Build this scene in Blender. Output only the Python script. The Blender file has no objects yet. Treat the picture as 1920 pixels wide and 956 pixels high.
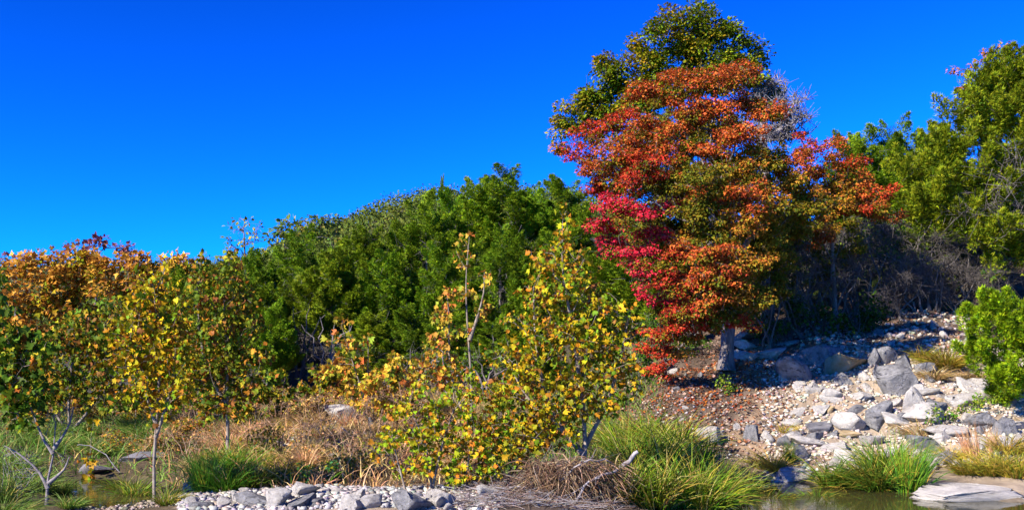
import bpy, math
import numpy as np

# ------------------------------------------------------------------ camera, sky, sun, exposure
SC = bpy.context.scene
C = SC.collection
F = 1844.0          # focal length in pixels of the 1920-wide photograph
HY = 700.0          # row of the horizon
CAMZ = 2.0
R = math.radians

cam_d = bpy.data.cameras.new('camera')
cam = bpy.data.objects.new('camera', cam_d)
C.objects.link(cam)
cam.location = (0, 0, CAMZ)
cam.rotation_euler = (R(90), 0, 0)
cam_d.sensor_width = 36.0
cam_d.lens = F / 1920 * 36.0
cam_d.shift_y = (HY - 478) / 1920
cam_d.clip_start = 0.1
cam_d.clip_end = 5000
SC.camera = cam

SUN_EL = R(32)
SUN_AZ = R(231)      # clockwise from +Y: behind the camera, to its left
sdir = np.array([math.sin(SUN_AZ) * math.cos(SUN_EL), math.cos(SUN_AZ) * math.cos(SUN_EL), math.sin(SUN_EL)])

W = bpy.data.worlds.new('World')
SC.world = W
W.use_nodes = True
nt = W.node_tree
bg = nt.nodes['Background']
sky = nt.nodes.new('ShaderNodeTexSky')
sky.sky_type = 'NISHITA'
sky.sun_disc = False
sky.sun_elevation = SUN_EL
sky.sun_rotation = SUN_AZ
sky.air_density = 1.0
sky.dust_density = 0.0
sky.ozone_density = 4.0
gam = nt.nodes.new('ShaderNodeGamma')
gam.inputs['Gamma'].default_value = 2.0
mul = nt.nodes.new('ShaderNodeMix')
mul.data_type = 'RGBA'
mul.blend_type = 'MULTIPLY'
mul.inputs['Factor'].default_value = 1.0
mul.inputs[7].default_value = (0.004, 0.096, 0.235, 1)
nt.links.new(sky.outputs[0], gam.inputs['Color'])
nt.links.new(gam.outputs[0], mul.inputs[6])
nt.links.new(mul.outputs[2], bg.inputs['Color'])
bg.inputs['Strength'].default_value = 0.1

sun_d = bpy.data.lights.new('sun', 'SUN')
sun_d.energy = 5.0
sun_d.angle = R(0.5)
sun_d.color = (1.0, 0.92, 0.80)
sun = bpy.data.objects.new('sun', sun_d)
C.objects.link(sun)
from mathutils import Vector
sun.rotation_euler = Vector(-sdir).to_track_quat('-Z', 'Y').to_euler()
sun.location = (-20, -20, 30)

SC.view_settings.view_transform = 'Standard'
SC.view_settings.look = 'None'
SC.view_settings.exposure = 1.3
SC.view_settings.gamma = 1.0
SC.cycles.max_bounces = 6
SC.cycles.diffuse_bounces = 2
SC.cycles.glossy_bounces = 2
SC.cycles.transmission_bounces = 4
SC.cycles.transparent_max_bounces = 4

rng = np.random.default_rng(7)

# ------------------------------------------------------------------ helpers
def P(px, py, d):
    """point of the world that the photograph's pixel shows at distance d"""
    return np.array([(px - 960) / F * d, d, CAMZ + (HY - py) / F * d])

class Geo:
    def __init__(self):
        self.V, self.F, self.C, self.n = [], [], [], 0
    def add(self, v, f, c=None):
        v = np.asarray(v, float).reshape(-1, 3)
        f = np.asarray(f, np.int64)
        self.V.append(v)
        self.F.append(f + self.n)
        if c is None:
            c = (1, 1, 1)
        c = np.asarray(c, float)
        if c.ndim == 1:
            c = np.tile(c, (len(v), 1))
        self.C.append(c)
        self.n += len(v)
    def mesh(self, name, mat, origin=(0, 0, 0), smooth=False):
        me = bpy.data.meshes.new(name)
        v = np.concatenate(self.V) - np.asarray(origin)
        c = np.concatenate(self.C)
        me.vertices.add(len(v))
        me.vertices.foreach_set('co', v.astype(np.float32).ravel())
        loops = np.concatenate([f.ravel() for f in self.F])
        sizes = np.concatenate([np.full(len(f), f.shape[1]) for f in self.F])
        starts = np.concatenate([[0], np.cumsum(sizes)[:-1]])
        me.loops.add(len(loops))
        me.loops.foreach_set('vertex_index', loops.astype(np.int32))
        me.polygons.add(len(sizes))
        me.polygons.foreach_set('loop_start', starts.astype(np.int32))
        me.polygons.foreach_set('loop_total', sizes.astype(np.int32))
        if smooth:
            me.polygons.foreach_set('use_smooth', np.ones(len(sizes), bool))
        a = me.attributes.new('tint', 'FLOAT_COLOR', 'POINT')
        a.data.foreach_set('color', np.c_[c, np.ones(len(c))].astype(np.float32).ravel())
        me.update(calc_edges=True)
        if mat:
            me.materials.append(mat)
        return me

def obj(name, me, parent=None, loc=None, kind=None):
    o = bpy.data.objects.new(name, me)
    C.objects.link(o)
    if parent is not None:
        o.parent = parent
    if loc is not None:
        o.location = tuple(loc)
    if kind:
        o['kind'] = kind
    return o

def tag(o, label, cat, group=None):
    o['label'] = label
    o['category'] = cat
    if group:
        o['group'] = group
    return o

def thing(name, label, cat, loc, group=None):
    o = bpy.data.objects.new(name, None)
    o.empty_display_size = 0.1
    C.objects.link(o)
    o.location = tuple(loc)
    return tag(o, label, cat, group)

def dup(root, loc, rz=0, scale=(1, 1, 1), label=None, group=None):
    r = root.copy()
    C.objects.link(r)
    r.location = tuple(loc)
    r.rotation_euler = (0, 0, rz)
    r.scale = scale
    if label:
        r['label'] = label
    if group:
        r['group'] = group
    for ch in list(root.children):
        c = ch.copy()
        C.objects.link(c)
        c.parent = r
    return r

ORD = ['first', 'second', 'third', 'fourth', 'fifth', 'sixth', 'seventh', 'eighth', 'ninth', 'tenth', 'eleventh', 'twelfth',
       'thirteenth', 'fourteenth', 'fifteenth', 'sixteenth', 'seventeenth', 'eighteenth', 'nineteenth', 'twentieth']

def wnoise(p, freq, seed, octs=4):
    """cheap smooth noise: sums of sines along random directions, about -1..1"""
    r = np.random.default_rng(seed)
    p = np.asarray(p, float)
    out = np.zeros(len(p))
    amp, tot = 1.0, 0.0
    for o in range(octs):
        for _ in range(4):
            k = r.normal(size=p.shape[1])
            k /= np.linalg.norm(k)
            out += amp * np.sin(p @ k * freq * (0.7 + 0.6 * r.random()) * 6.283 + r.random() * 6.283) * 0.5
        tot += amp
        amp *= 0.5
        freq *= 2.1
    return out / tot

def unit(v):
    return v / np.maximum(np.linalg.norm(v, axis=-1, keepdims=True), 1e-9)

def rnd_dirs(n, r):
    return unit(r.normal(size=(n, 3)))

# ------------------------------------------------------------------ materials
def new_mat(name):
    m = bpy.data.materials.new(name)
    m.use_nodes = True
    return m, m.node_tree, m.node_tree.nodes['Principled BSDF']

def node(nt, kind, **kw):
    n = nt.nodes.new(kind)
    for k, v in kw.items():
        if k in n.inputs:
            n.inputs[k].default_value = v
        else:
            setattr(n, k, v)
    return n

def leaf_material(name, per_object=False, hue=(0.49, 0.51), trans=0.22, rough=0.5, spec=0.15):
    m, nt, p = new_mat(name)
    L = nt.links.new
    if per_object:
        src = node(nt, 'ShaderNodeObjectInfo').outputs['Color']
    else:
        src = node(nt, 'ShaderNodeAttribute', attribute_name='tint').outputs['Color']
    hs = node(nt, 'ShaderNodeHueSaturation')
    oi = node(nt, 'ShaderNodeObjectInfo')
    mr = node(nt, 'ShaderNodeMapRange')
    mr.inputs['To Min'].default_value = 0.8
    mr.inputs['To Max'].default_value = 1.2
    L(oi.outputs['Random'], mr.inputs['Value'])
    L(mr.outputs[0], hs.inputs['Value'])
    mh = node(nt, 'ShaderNodeMapRange')
    mh.inputs['To Min'].default_value, mh.inputs['To Max'].default_value = hue
    wn = node(nt, 'ShaderNodeTexWhiteNoise', noise_dimensions='1D')
    L(oi.outputs['Random'], wn.inputs['W'])
    L(wn.outputs['Value'], mh.inputs['Value'])
    L(mh.outputs[0], hs.inputs['Hue'])
    L(src, hs.inputs['Color'])
    tn = node(nt, 'ShaderNodeTexNoise', Scale=14.0, Detail=2.0)
    tc = node(nt, 'ShaderNodeTexCoord')
    L(tc.outputs['Object'], tn.inputs['Vector'])
    mr2 = node(nt, 'ShaderNodeMapRange')
    mr2.inputs['From Min'].default_value = 0.3
    mr2.inputs['From Max'].default_value = 0.7
    mr2.inputs['To Min'].default_value = 0.85
    mr2.inputs['To Max'].default_value = 1.95
    L(tn.outputs[0], mr2.inputs['Value'])
    vm = node(nt, 'ShaderNodeVectorMath', operation='MULTIPLY')
    L(hs.outputs[0], vm.inputs[0])
    L(mr2.outputs[0], vm.inputs[1])
    col = vm.outputs[0]
    L(col, p.inputs['Base Color'])
    p.inputs['Roughness'].default_value = rough
    p.inputs['Specular IOR Level'].default_value = spec
    tr = node(nt, 'ShaderNodeBsdfTranslucent')
    L(col, tr.inputs['Color'])
    mx = node(nt, 'ShaderNodeMixShader')
    mx.inputs[0].default_value = trans
    L(p.outputs[0], mx.inputs[1])
    L(tr.outputs[0], mx.inputs[2])
    L(mx.outputs[0], nt.nodes['Material Output'].inputs['Surface'])
    return m

def solid_material(name, c1, c2, scale=6.0, rough=0.9, bump=0.4, dist=0.02, detail=6.0, attr=False, speck=None, stretch=(1, 1, 1), spec=0.3):
    """two-tone mottled solid: bark, rock, soil"""
    m, nt, p = new_mat(name)
    L = nt.links.new
    tc = node(nt, 'ShaderNodeTexCoord')
    oi = node(nt, 'ShaderNodeObjectInfo')
    va = node(nt, 'ShaderNodeVectorMath', operation='MULTIPLY')
    va.inputs[1].default_value = stretch
    L(tc.outputs['Object'], va.inputs[0])
    vo = node(nt, 'ShaderNodeVectorMath', operation='ADD')
    sc = node(nt, 'ShaderNodeVectorMath', operation='SCALE')
    sc.inputs['Scale'].default_value = 37.0
    cx = node(nt, 'ShaderNodeCombineXYZ')
    L(oi.outputs['Random'], cx.inputs[0])
    L(oi.outputs['Random'], cx.inputs[1])
    L(cx.outputs[0], sc.inputs[0])
    L(va.outputs[0], vo.inputs[0])
    L(sc.outputs[0], vo.inputs[1])
    n1 = node(nt, 'ShaderNodeTexNoise', Scale=scale, Detail=detail, Roughness=0.65)
    L(vo.outputs[0], n1.inputs['Vector'])
    cr = node(nt, 'ShaderNodeValToRGB')
    cr.color_ramp.elements[0].position = 0.36
    cr.color_ramp.elements[1].position = 0.66
    cr.color_ramp.elements[0].color = (*c1, 1)
    cr.color_ramp.elements[1].color = (*c2, 1)
    L(n1.outputs[0], cr.inputs[0])
    col = cr.outputs[0]
    if attr:
        at = node(nt, 'ShaderNodeAttribute', attribute_name='tint')
        vm = node(nt, 'ShaderNodeVectorMath', operation='MULTIPLY')
        L(col, vm.inputs[0])
        L(at.outputs['Color'], vm.inputs[1])
        col = vm.outputs[0]
    if speck:
        n2 = node(nt, 'ShaderNodeTexNoise', Scale=speck[1], Detail=5.0, Roughness=0.7)
        L(vo.outputs[0], n2.inputs['Vector'])
        c2r = node(nt, 'ShaderNodeValToRGB')
        c2r.color_ramp.elements[0].position = speck[2]
        c2r.color_ramp.elements[1].position = speck[2] + 0.1
        c2r.color_ramp.elements[0].color = (0, 0, 0, 1)
        c2r.color_ramp.elements[1].color = (1, 1, 1, 1)
        L(n2.outputs[0], c2r.inputs[0])
        mx = node(nt, 'ShaderNodeMix', data_type='RGBA')
        L(c2r.outputs[0], mx.inputs['Factor'])
        L(col, mx.inputs[6])
        mx.inputs[7].default_value = (*speck[0], 1)
        col = mx.outputs[2]
    L(col, p.inputs['Base Color'])
    p.inputs['Roughness'].default_value = rough
    p.inputs['Specular IOR Level'].default_value = spec
    b = node(nt, 'ShaderNodeBump', Strength=bump, Distance=dist)
    n3 = node(nt, 'ShaderNodeTexNoise', Scale=scale * 4, Detail=6.0, Roughness=0.7)
    L(vo.outputs[0], n3.inputs['Vector'])
    L(n3.outputs[0], b.inputs['Height'])
    L(b.outputs[0], p.inputs['Normal'])
    return m

M_LEAF = leaf_material('foliage', spec=0.05)
M_LEAF_ONE = leaf_material('single_leaf', per_object=True, trans=0.26, rough=0.5, spec=0.08)
M_NEEDLE = leaf_material('needle_foliage', hue=(0.468, 0.505), trans=0.12, rough=0.6, spec=0.08)
M_GRASS = leaf_material('grass_blades', trans=0.22, rough=0.5, spec=0.15)
M_BARK = solid_material('grey_bark', (0.075, 0.064, 0.058), (0.20, 0.17, 0.155), 9, stretch=(1, 1, 0.22), bump=0.9, dist=0.03)
M_MAPLEBARK = solid_material('pale_maple_bark', (0.10, 0.082, 0.076), (0.28, 0.24, 0.225), 9, stretch=(1, 1, 0.22), bump=1.0, dist=0.04)
M_BARKSHADED = solid_material('shaded_bark', (0.05, 0.042, 0.037), (0.14, 0.12, 0.105), 9, stretch=(1, 1, 0.25), bump=0.8, dist=0.02)  # bark darkened: the understorey's shade is put into its colour
M_TWIG = solid_material('pale_twigs', (0.11, 0.095, 0.092), (0.27, 0.235, 0.235), 12, bump=0.2)
M_DRY = solid_material('weathered_wood', (0.14, 0.12, 0.115), (0.36, 0.33, 0.325), 10, bump=0.3, attr=True)
M_DRYSTEM = solid_material('dry_stems', (0.26, 0.15, 0.09), (0.44, 0.29, 0.19), 10, bump=0.1)
M_SAPBARK = solid_material('sapling_bark', (0.13, 0.10, 0.075), (0.28, 0.23, 0.18), 14, bump=0.2, stretch=(1, 1, 0.4))
M_ROCKW = solid_material('white_limestone', (0.34, 0.31, 0.275), (0.55, 0.51, 0.45), 5, bump=1.0, dist=0.05, speck=((0.15, 0.145, 0.15), 7, 0.58))
M_ROCKG = solid_material('grey_limestone', (0.13, 0.128, 0.13), (0.28, 0.27, 0.265), 5, bump=1.0, dist=0.05, speck=((0.07, 0.068, 0.07), 6, 0.55))
M_ROCKT = solid_material('tan_limestone', (0.22, 0.15, 0.065), (0.36, 0.28, 0.17), 4, bump=0.5, dist=0.03, speck=((0.16, 0.14, 0.12), 8, 0.6))
M_ROCKD = solid_material('dark_stone', (0.08, 0.078, 0.085), (0.20, 0.19, 0.19), 5, bump=0.5, dist=0.03)
M_GRAVEL = solid_material('gravel_stone', (0.75, 0.75, 0.75), (1.0, 1.0, 1.0), 12, bump=0.3, dist=0.01, attr=True)
M_GROUND = solid_material('soil', (0.55, 0.53, 0.5), (1.1, 1.08, 1.05), 2.2, bump=0.9, dist=0.06, detail=12, attr=True)

def water_material():
    m, nt, p = new_mat('creek_water')
    L = nt.links.new
    p.inputs['Base Color'].default_value = (0.045, 0.042, 0.014, 1)
    p.inputs['Roughness'].default_value = 0.03
    p.inputs['IOR'].default_value = 1.33
    tc = node(nt, 'ShaderNodeTexCoord')
    mp = node(nt, 'ShaderNodeMapping')
    mp.inputs['Scale'].default_value = (1.2, 3.0, 1)
    n = node(nt, 'ShaderNodeTexNoise', Scale=2.2, Detail=3.0)
    b = node(nt, 'ShaderNodeBump', Strength=0.10, Distance=0.02)
    L(tc.outputs['Object'], mp.inputs[0])
    L(mp.outputs[0], n.inputs['Vector'])
    L(n.outputs[0], b.inputs['Height'])
    L(b.outputs[0], p.inputs['Normal'])
    return m
M_WATER = water_material()

# ------------------------------------------------------------------ terrain
TD = np.array([8, 12, 14, 16, 18, 20, 22, 24, 27, 30, 36, 45, 60, 80, 120, 200, 400, 700], float)
TX = np.array([-500, 0, 200, 400, 600, 800, 1000, 1150, 1300, 1450, 1600, 1750, 1920, 2400], float)
TZ = np.array([
 # -500  0    200   400   600   800  1000  1150  1300  1450  1600  1750  1920  2400
 [.15, .15, .15,  .15,  .15,  .15,  .10, -.25, -.30, -.30, -.30, -.30, -.25, -.2],   # 8
 [.15, .15, .10,  .15,  .15,  .15,  .12, -.10, -.25, -.30, -.30, -.30, -.25, -.2],   # 12
 [.15, .15, .03,  .17,  .18,  .18,  .22,  .10, -.06, -.25, -.25, -.20, -.10, .0],    # 14
 [.15, .12, -.15, .15,  .25,  .25,  .30,  .20,  .08, -.20, -.14,  .00,  .08, .2],    # 16
 [.20, .18, -.10, .22,  .30,  .30,  .35,  .30,  .22, -.04,  .05,  .18,  .40, .6],    # 18
 [.30, .28, .20,  .33,  .40,  .40,  .45,  .45,  .55,  .45,  .60,  .78,  .95, 1.1],   # 20
 [.40, .38, .33,  .45,  .50,  .50,  .60,  .75, 1.20, 1.30, 1.50, 1.60, 1.70, 1.8],   # 22
 [.45, .42, .40,  .52,  .60,  .60,  .75, 1.05, 1.95, 2.30, 2.40, 2.40, 2.40, 2.5],   # 24
 [.55, .50, .50,  .65,  .80,  .80,  .95, 1.40, 2.55, 2.90, 3.15, 3.30, 3.20, 3.3],   # 27
 [.65, .60, .60,  .85, 1.00, 1.00, 1.20, 1.90, 3.20, 3.70, 4.00, 4.10, 4.20, 4.3],   # 30
 [1.0, 1.0, 1.0,  1.3,  1.6,  1.9,  2.4,  3.2,  4.6,  5.4,  6.0,  6.5,  7.0, 7.5],   # 36
 [1.5, 1.5, 1.6,  2.2,  3.2,  4.5,  5.5,  6.2,  7.2,  8.0,  8.6,  9.2,  9.8, 11],    # 45
 [2.0, 2.0, 2.2,  3.2,  5.0,  7.6,  9.6, 10.2, 10.5, 11.0, 11.5, 12.0, 13.0, 15],    # 60
 [2.5, 2.5, 3.0,  4.2,  7.0, 10.8, 13.0, 13.0, 12.0, 12.0, 12.0, 13.0, 14.0, 16],    # 80
 [3.0, 3.0, 4.0,  6.0, 10.0, 14.0, 16.0, 15.0, 12.0, 12.0, 12.0, 13.0, 14.0, 16],    # 120
 [8.0, 8.0, 9.0, 15.0, 30.5, 36.5, 37.0, 35.0, 30.0, 25.0, 20.0, 20.0, 20.0, 20],    # 200
 [44., 45., 46., 46.,  50.0, 55.0, 55.0, 50.0, 45.0, 40.0, 30.0, 30.0, 30.0, 30],    # 400
 [30., 30., 30., 30.,  30.0, 30.0, 30.0, 30.0, 30.0, 30.0, 30.0, 30.0, 30.0, 30]])   # 700

def ground_z(x, y):
    x = np.atleast_1d(np.asarray(x, float))
    y = np.atleast_1d(np.asarray(y, float))
    yy = np.clip(y, TD[0], TD[-1])
    px = np.clip(960 + x / yy * F, TX[0], TX[-1])
    i = np.clip(np.searchsorted(TD, yy) - 1, 0, len(TD) - 2)
    j = np.clip(np.searchsorted(TX, px) - 1, 0, len(TX) - 2)
    s = (yy - TD[i]) / (TD[i + 1] - TD[i])
    t = (px - TX[j]) / (TX[j + 1] - TX[j])
    t = t * t * (3 - 2 * t)
    z = (TZ[i, j] * (1 - t) + TZ[i, j + 1] * t) * (1 - s) + (TZ[i + 1, j] * (1 - t) + TZ[i + 1, j + 1] * t) * s
    p = np.c_[x, y]
    bank = np.clip((px - 1120) / 150, 0, 1) * np.clip((yy - 18.5) / 2, 0, 1) * np.clip((60 - yy) / 20, 0, 1)
    z = z + wnoise(p, 0.35, 1, 3) * (0.03 + 0.10 * bank) + wnoise(p, 1.4, 2, 3) * (0.012 + 0.05 * bank)
    z = z + wnoise(p, 0.012, 3, 3) * np.clip((yy - 90) / 100, 0, 1) * 1.5
    return z

def gz(x, y):
    return float(ground_z(x, y)[0])

def hit(px, py):
    """where the sight line through a pixel meets the ground"""
    d = np.linspace(10, 80, 1500)
    z = ground_z((px - 960) / F * d, d)
    row = HY - (z - CAMZ) / d * F
    k = np.argmax(row <= py)
    d = d[k] if row[k] <= py else 30.0
    x = (px - 960) / F * d
    return np.array([x, d, gz(x, d)])

def at(px, d):
    x = (px - 960) / F * d
    return np.array([x, d, gz(x, d)])

def axis(fine_lo, fine_hi, step, lo, hi, growth=1.12):
    a = list(np.arange(fine_lo, fine_hi + 1e-6, step))
    s = step
    while a[-1] < hi:
        s *= growth
        a.append(a[-1] + s)
    s = step
    while a[0] > lo:
        s *= growth
        a.insert(0, a[0] - s)
    return np.array(a)

def build_ground():
    xs = axis(-11, 15, 0.13, -900, 900)
    ys = axis(12, 32, 0.11, -60, 1500)
    X, Y = np.meshgrid(xs, ys)
    x, y = X.ravel(), Y.ravel()
    z = ground_z(x, y)
    p = np.c_[x, y]
    px = 960 + x / np.maximum(y, 8) * F
    # cover: what the surface is made of
    gravel = np.array([0.38, 0.30, 0.215])
    soil = np.array([0.29, 0.20, 0.125])
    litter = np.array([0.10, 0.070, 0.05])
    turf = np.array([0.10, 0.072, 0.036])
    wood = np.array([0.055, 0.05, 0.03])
    mud = np.array([0.09, 0.075, 0.04])
    n1, n2 = wnoise(p, 0.18, 11), wnoise(p, 0.5, 12)
    col = np.tile(turf, (len(x), 1))
    def lay(w, c):
        w = np.clip(w, 0, 1)[:, None]
        col[:] = col * (1 - w) + np.asarray(c) * w
    lay((px - 1130) / 60 + 0.8 * n2, soil)
    lay(((px - 1500) / 140 + 1.2 * n1 + .5 * n2) * (y < 26.5), gravel)
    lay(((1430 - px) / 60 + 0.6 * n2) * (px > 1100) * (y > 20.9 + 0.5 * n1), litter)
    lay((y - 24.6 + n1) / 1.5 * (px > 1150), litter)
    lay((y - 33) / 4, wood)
    lay((15.6 - y + 0.5 * n1) * 3 * np.clip((px - 330) / 60, 0, 1) * np.clip((880 - px) / 60, 0, 1), gravel)
    lay((15.8 - y + 0.5 * n1) * 3 * np.clip((px - 860) / 40, 0, 1) * np.clip((1200 - px) / 60, 0, 1), litter)
    lay((0.06 - z) * 12 * (y < 22), mud)
    nx, ny = len(xs), len(ys)
    i = np.arange(ny - 1)[:, None] * nx + np.arange(nx - 1)[None, :]
    q = np.stack([i, i + 1, i + 1 + nx, i + nx], -1).reshape(-1, 4)
    g = Geo()
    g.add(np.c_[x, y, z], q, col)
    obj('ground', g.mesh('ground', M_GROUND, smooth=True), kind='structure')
    g = Geo()
    g.add([(-14, 9, 0), (13, 9, 0), (13, 20.5, 0), (-14, 20.5, 0)], [[0, 1, 2, 3]])
    obj('creek_water', g.mesh('creek_water', M_WATER), kind='structure')
build_ground()

# ------------------------------------------------------------------ foliage templates (x across, y along, z up)
T_QUAD = (np.array([(0, 0, 0), (.36, .5, .10), (0, 1, -.05), (-.36, .5, .10)]), np.array([(0, 1, 2), (0, 2, 3)]))
T_MAPLE = (np.array([(0, 0, 0), (.55, .30, .10), (.22, .48, .02), (0, 1, -.12), (-.22, .48, .02), (-.55, .30, .10)]),
           np.array([(0, 1, 2), (0, 2, 3), (0, 3, 4), (0, 4, 5)]))
T_SPRAY = (np.array([(-.15, .0, 0), (.15, .0, 0), (0, 1, .05), (0, .1, 0), (.50, .74, .16), (.16, .52, .0), (0, .1, 0), (-.16, .52, 0), (-.50, .74, .16)]),
           np.array([(0, 1, 2), (3, 5, 4), (6, 8, 7)]))

T_SPRIG = (np.array([(-.20, 0, 0), (.20, .25, 0), (.30, 1, .10), (-.20, .25, 0), (.16, .0, 0), (-.38, .85, .12)]), np.array([(0, 1, 2), (3, 4, 5)]))

def sycamore_leaf(r):
    """five pointed lobes, curled: 5 lobes x 2 triangles"""
    rim = [(.02, 0), (.30, -.10), (.62, .18), (.40, .33), (.52, .70), (.20, .60), (0, 1.0), (-.20, .60), (-.52, .70), (-.40, .33), (-.62, .18), (-.30, -.10)]
    rim = np.array(rim) * (1 + 0.12 * r.normal(size=(12, 2)))
    curl, fold, tw = r.uniform(-.9, .5), r.uniform(-.1, .8), r.uniform(-.6, .6)
    pts = np.vstack([[(0, .32)], rim])
    x, y = pts[:, 0], pts[:, 1]
    z = fold * np.abs(x) ** 1.3 + curl * (y - .3) ** 2 + tw * x * y + 0.05 * r.normal(size=13)
    v = np.c_[x, y, z]
    v[0, 2] = curl * 0.0
    f = np.array([(0, 1 + k, 1 + (k + 1) % 12) for k in range(12)])
    return v, f
SYC = [sycamore_leaf(np.random.default_rng(100 + k)) for k in range(10)]

def frames(d, n):
    d = unit(d)
    x = unit(np.cross(d, n))
    z = np.cross(x, d)
    return np.stack([x, d, z], -1)     # columns

def scatter(g, tmpl, pos, rot, size, col):
    tv, tf = tmpl
    k = len(tv)
    v = pos[:, None, :] + np.einsum('nij,kj->nki', rot, tv) * size[:, None, None]
    f = (tf[None] + (np.arange(len(pos)) * k)[:, None, None]).reshape(-1, tf.shape[1])
    g.add(v.reshape(-1, 3), f, np.repeat(col, k, 0))

# ------------------------------------------------------------------ branches
def tube(g, pts, rad, sides=5, col=(1, 1, 1), cap=True, rough=0.0, r=None):
    pts = np.asarray(pts, float)
    rad = np.asarray(rad, float)
    m = len(pts)
    t = np.gradient(pts, axis=0)
    t = unit(t)
    ref = np.array([0, 0, 1.0]) if abs(t[0, 2]) < 0.9 else np.array([1.0, 0, 0])
    a = unit(np.cross(t, ref))
    b = np.cross(t, a)
    ang = np.arange(sides) / sides * 2 * math.pi
    ring = a[:, None] * np.cos(ang)[None, :, None] + b[:, None] * np.sin(ang)[None, :, None]
    rr = rad[:, None] * np.ones(sides)[None]
    if rough and r is not None:
        rr = rr * (1 + rough * r.normal(size=(m, sides)))
    v = pts[:, None] + ring * rr[..., None]
    i = (np.arange(m - 1) * sides)[:, None] + np.arange(sides)[None]
    j = (np.arange(m - 1) * sides)[:, None] + (np.arange(sides)[None] + 1) % sides
    q = np.stack([i, j, j + sides, i + sides], -1).reshape(-1, 4)
    g.add(v.reshape(-1, 3), q, col)

def sticks(g, p0, p1, r0, r1, col):
    """many thin three-sided straight twigs at once"""
    d = unit(p1 - p0)
    ref = np.where(np.abs(d[:, 2:3]) < 0.9, np.array([[0, 0, 1.0]]), np.array([[1.0, 0, 0]]))
    a = unit(np.cross(d, ref))
    b = np.cross(d, a)
    v = []
    for base, rr in ((p0, r0), (p1, r1)):
        for k in range(3):
            w = k * 2.0944
            v.append(base + (a * math.cos(w) + b * math.sin(w)) * np.asarray(rr).reshape(-1, 1))
    v = np.stack(v, 1)
    f = np.array([(0, 1, 4, 3), (1, 2, 5, 4), (2, 0, 3, 5)])
    n = len(p0)
    ff = (f[None] + (np.arange(n) * 6)[:, None, None]).reshape(-1, 4)
    col = np.asarray(col)
    if col.ndim == 1:
        col = np.tile(col, (n, 1))
    g.add(v.reshape(-1, 3), ff, np.repeat(col, 6, 0))

def grow(trunk, tips, r_tip, r_base, r, up=0.5, wob=0.08, power=0.5, sides=5, trunk_sides=8, far=0.35):
    """branch skeleton from a trunk polyline to all tips; returns Geo"""
    trunk = np.asarray(trunk, float)
    nodes = [p for p in trunk]
    parent = [-1] + list(range(len(trunk) - 1))
    depth = list(np.r_[0, np.cumsum(np.linalg.norm(np.diff(trunk, axis=0), axis=1))])
    chains = [list(range(len(trunk)))]
    N = np.array(nodes)
    D = np.array(depth)
    tips = np.asarray(tips)
    order = np.argsort(np.linalg.norm(tips - trunk[-1], axis=1) * 0.3 + np.min(np.linalg.norm(tips[:, None] - trunk[None], axis=2), axis=1))
    first = max(1, len(trunk) // 4)
    for k in order:
        t = tips[k]
        vec = t - N
        dist = np.linalg.norm(vec, axis=1)
        cost = dist + far * D + up * np.maximum(0, N[:, 2] - t[2] + 0.25 * dist)
        cost[:first] += 1e3
        j = int(np.argmin(cost))
        p0 = N[j]
        L = dist[j]
        if L < 1e-3:
            continue
        m = int(np.clip(L / 0.35, 2, 7))
        s = np.linspace(0, 1, m + 1)[1:]
        pp = parent[j]
        d0 = unit(p0 - N[pp]) if pp >= 0 else np.array([0, 0, 1.0])
        c = p0 + (d0 * 0.35 + unit(t - p0) * 0.25 + np.array([0, 0, 0.15])) * L
        q = ((1 - s) ** 2)[:, None] * p0 + (2 * s * (1 - s))[:, None] * c + (s ** 2)[:, None] * t
        q[:-1] += r.normal(size=(m - 1, 3)) * wob * L / m
        ch = [j]
        acc = D[j]
        new = []
        last = p0
        for a in range(m):
            idx = len(nodes)
            nodes.append(q[a])
            parent.append(ch[-1])
            acc += np.linalg.norm(q[a] - last)
            last = q[a]
            new.append(acc)
            ch.append(idx)
        chains.append(ch)
        N = np.vstack([N, q])
        D = np.r_[D, new]
    cnt = np.zeros(len(nodes))
    kids = np.zeros(len(nodes))
    for i, p in enumerate(parent):
        if p >= 0:
            kids[p] += 1
    cnt[kids == 0] = 1
    for i in range(len(nodes) - 1, 0, -1):
        cnt[parent[i]] += cnt[i]
    rad = r_tip * np.maximum(cnt, 1) ** power
    mx = rad[0]
    if mx > r_base:
        rad = np.minimum(rad, r_tip + (rad - r_tip) * (r_base - r_tip) / max(mx - r_tip, 1e-6))
    nt_ = len(trunk)
    rad[:nt_] = np.maximum(rad[:nt_], np.linspace(r_base, r_tip * 1.5, nt_))
    g = Geo()
    for ci, ch in enumerate(chains):
        rr = rad[ch].copy()
        if ci:
            rr[0] = min(rr[0], rr[1] * 1.25)
        else:
            rr[0] *= 1.45
            rr[1] *= 1.15
        tube(g, N[ch], rr, trunk_sides if ci == 0 else (sides if rr[0] > 0.02 else 3), rough=0.06 if ci == 0 else 0, r=r)
    return g

# ------------------------------------------------------------------ crowns
def mixcol(cols, w, n, r, var=0.16):
    """a colour per leaf out of a palette with weights"""
    cols = np.asarray(cols, float)
    w = np.asarray(w, float)
    c = cols[r.choice(len(cols), n, p=w / w.sum())]
    return np.clip(c * (1 + var * r.normal(size=(n, 1))) * (1 + 0.07 * r.normal(size=(n, 3))), 0.002, 0.9)

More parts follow.
